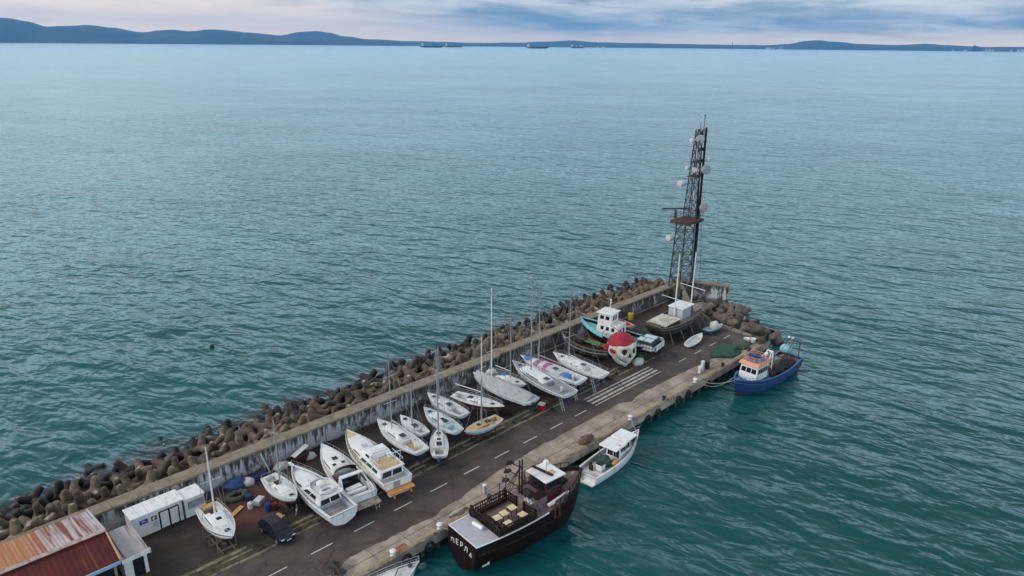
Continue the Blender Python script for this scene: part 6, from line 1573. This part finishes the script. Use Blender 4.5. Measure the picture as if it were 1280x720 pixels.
for i in range(26):
    u, v = rnd.choice([(-6.5, 10.5), (-1, 13), (3.2, 12.2), (6.8, 16.5), (10.8, 12), (11.2, 17), (16.8, 10.5), (16.9, 20.5), (20.2, 11), (23.8, 12.5), (27.8, 15), (29.5, 18), (30.6, 12.5), (-14.6, 15), (-10.8, 16), (-6.4, 17.5)])
    d_ = (rnd.uniform(.5, 1.6), rnd.uniform(.15, .4), rnd.uniform(.12, .3))
    o = MB().box((0, 0, d_[2]/2), d_).box((.1, .05, d_[2]+.06), (d_[0]*.7, d_[1]*.8, .12), .3).build('timber_block', ('timber', 'darkwood', 'greyplank')[i % 3], loc=(u+rnd.uniform(-.5, .5), v+rnd.uniform(-1.2, 1.2), .01), rz=rnd.uniform(0, 3), bevel=.015)
    tag(o, 'loose timber blocks lying on the dark ground between the laid-up boats', 'timber', 'timber blocks lying between the boats')
for u, v, rz_, lab in ((-2.2, 9.2, 1.4, 'white racing yacht with blue bottom'), (17.0, 7.4, 1.7, 'long black-striped yacht'), (20.6, 8.2, 1.5, 'pink covered yacht'), (24.1, 7.9, 1.6, 'clean white yacht beside the skull'), (-12.2, 6.9, 1.5, 'open cruiser with the red flash')):
    t = thing('ladder', 'aluminium ladder leaning on the stern of the '+lab, 'ladder', (u, v+.9, .02), 0)
    for sx in (-.2, .2): MB().tube((sx, -.75, 0), (sx, .25, 2.6), .035, n=5).build('rail', 'alu', t)
    g = MB()
    for i in range(8): k = (i+.7)/8.4; g.tube((-.2, -.75+k, 2.6*k), (.2, -.75+k, 2.6*k), .025, n=5)
    g.build('rung', 'alu', t)
for i, (u, v, mt_) in enumerate(((-3.1, 11.5, 'bluetarp'), (3.0, 15.6, 'gel2'), (10.2, 10.0, 'rubber'), (16.3, 9.0, 'rubber'), (24.4, 10.2, 'redpaint'), (27.6, 12.2, 'gel2'), (30.9, 9.6, 'rubber'), (-7.0, 8.9, 'rubber'))):
    nm = {'bluetarp': 'blue', 'gel2': 'white', 'rubber': 'black', 'redpaint': 'red'}[mt_]
    t = thing('bucket', nm+' plastic bucket standing on the ground among the laid-up boats', 'bucket', (u, v, .01), 0, nm+' buckets among the boats')
    MB().lathe([(.15, 0), (.2, .36), (.215, .38), (.19, .38), (.14, .05)], 12).build('body', mt_, t, smooth=40); MB().torus((0, 0, .38), .2, .012, 14, 5).build('rim', 'steel', t)

# ------------------------------------------------------------------ car
t = thing('car', 'dark navy hatchback parked across the mossy kerb strip', 'car', (-21.5, 10.5, .05), R(-86))
secs = []
for x, w, z0, z1 in ((-2.06, .70, .45, .78), (-2.0, .82, .30, .92), (-1.5, .86, .24, .98), (-.4, .87, .22, .97), (.8, .87, .22, .95), (1.5, .85, .24, .86), (1.95, .80, .28, .74), (2.08, .66, .38, .62)):
    secs.append([(x, -w*.95, z0), (x, -w, z0+.18), (x, -w, z1-.16), (x, -w*.92, z1), (x, w*.92, z1), (x, w, z1-.16), (x, w, z0+.18), (x, w*.95, z0)])
MB().loft(secs, closed=True, cap0=True, cap1=True).build('body', 'carpaint', t, smooth=50)
q = frustum(w := MB(), (-1.95, .95, .79), (-1.45, .15, .60), .95, 1.47); cab = w.build('cabin', 'carpaint', t, bevel=.06)
MB().panel(q['front'], .06, .94, .08, .92).build('windscreen', 'glass', cab); MB().panel(q['back'], .08, .92, .15, .9).build('rear_window', 'glass', cab)
for sd in ('left', 'right'): windows(cab, q[sd], 2, .14, .86, .1, .9, .1)
for x in (-1.3, 1.28):
    for sd in (1, -1):
        w_ = MB().lathe([(.18, -.1), (.29, -.11), (.31, -.07), (.31, .07), (.29, .11), (.18, .1)], 18, (0, 0, 0), 'Y').build('wheel', 'rubber', t, loc=(x, sd*.78, .27)); MB().lathe([(.19, -.08), (.19, .08)], 12, (0, sd*.04, 0), 'Y').build('rim', 'alu', w_)
for sd in (1, -1): MB().box((1.98, sd*.6, .66), (.16, .3, .12)).build('headlight', 'lamp_white', t, bevel=.03); MB().box((-2.03, sd*.68, .8), (.08, .18, .22)).build('tail_light', 'lamp_red', t); MB().box((.55, sd*.93, 1.0), (.12, .16, .12)).build('wing_mirror', 'carpaint', t, bevel=.03)
MB().box((2.085, 0, .45), (.03, .5, .11)).build('number_plate', 'plate', t); MB().box((-2.085, 0, .58), (.03, .5, .11)).build('number_plate', 'plate', t); MB().box((2.03, 0, .6), (.1, .6, .08)).build('grille', 'rubber', t)

tag(MB().lathe([(.05, -.3), (.35, -.1), (.38, .15), (.2, .35), (.05, .4)], 12).build('buoy', 'rubber', smooth=50, loc=(-5.0, 64.0, -1.9)), 'tiny dark float bobbing on the open water left of the armour', 'buoy')
bpy.context.view_layer.update()
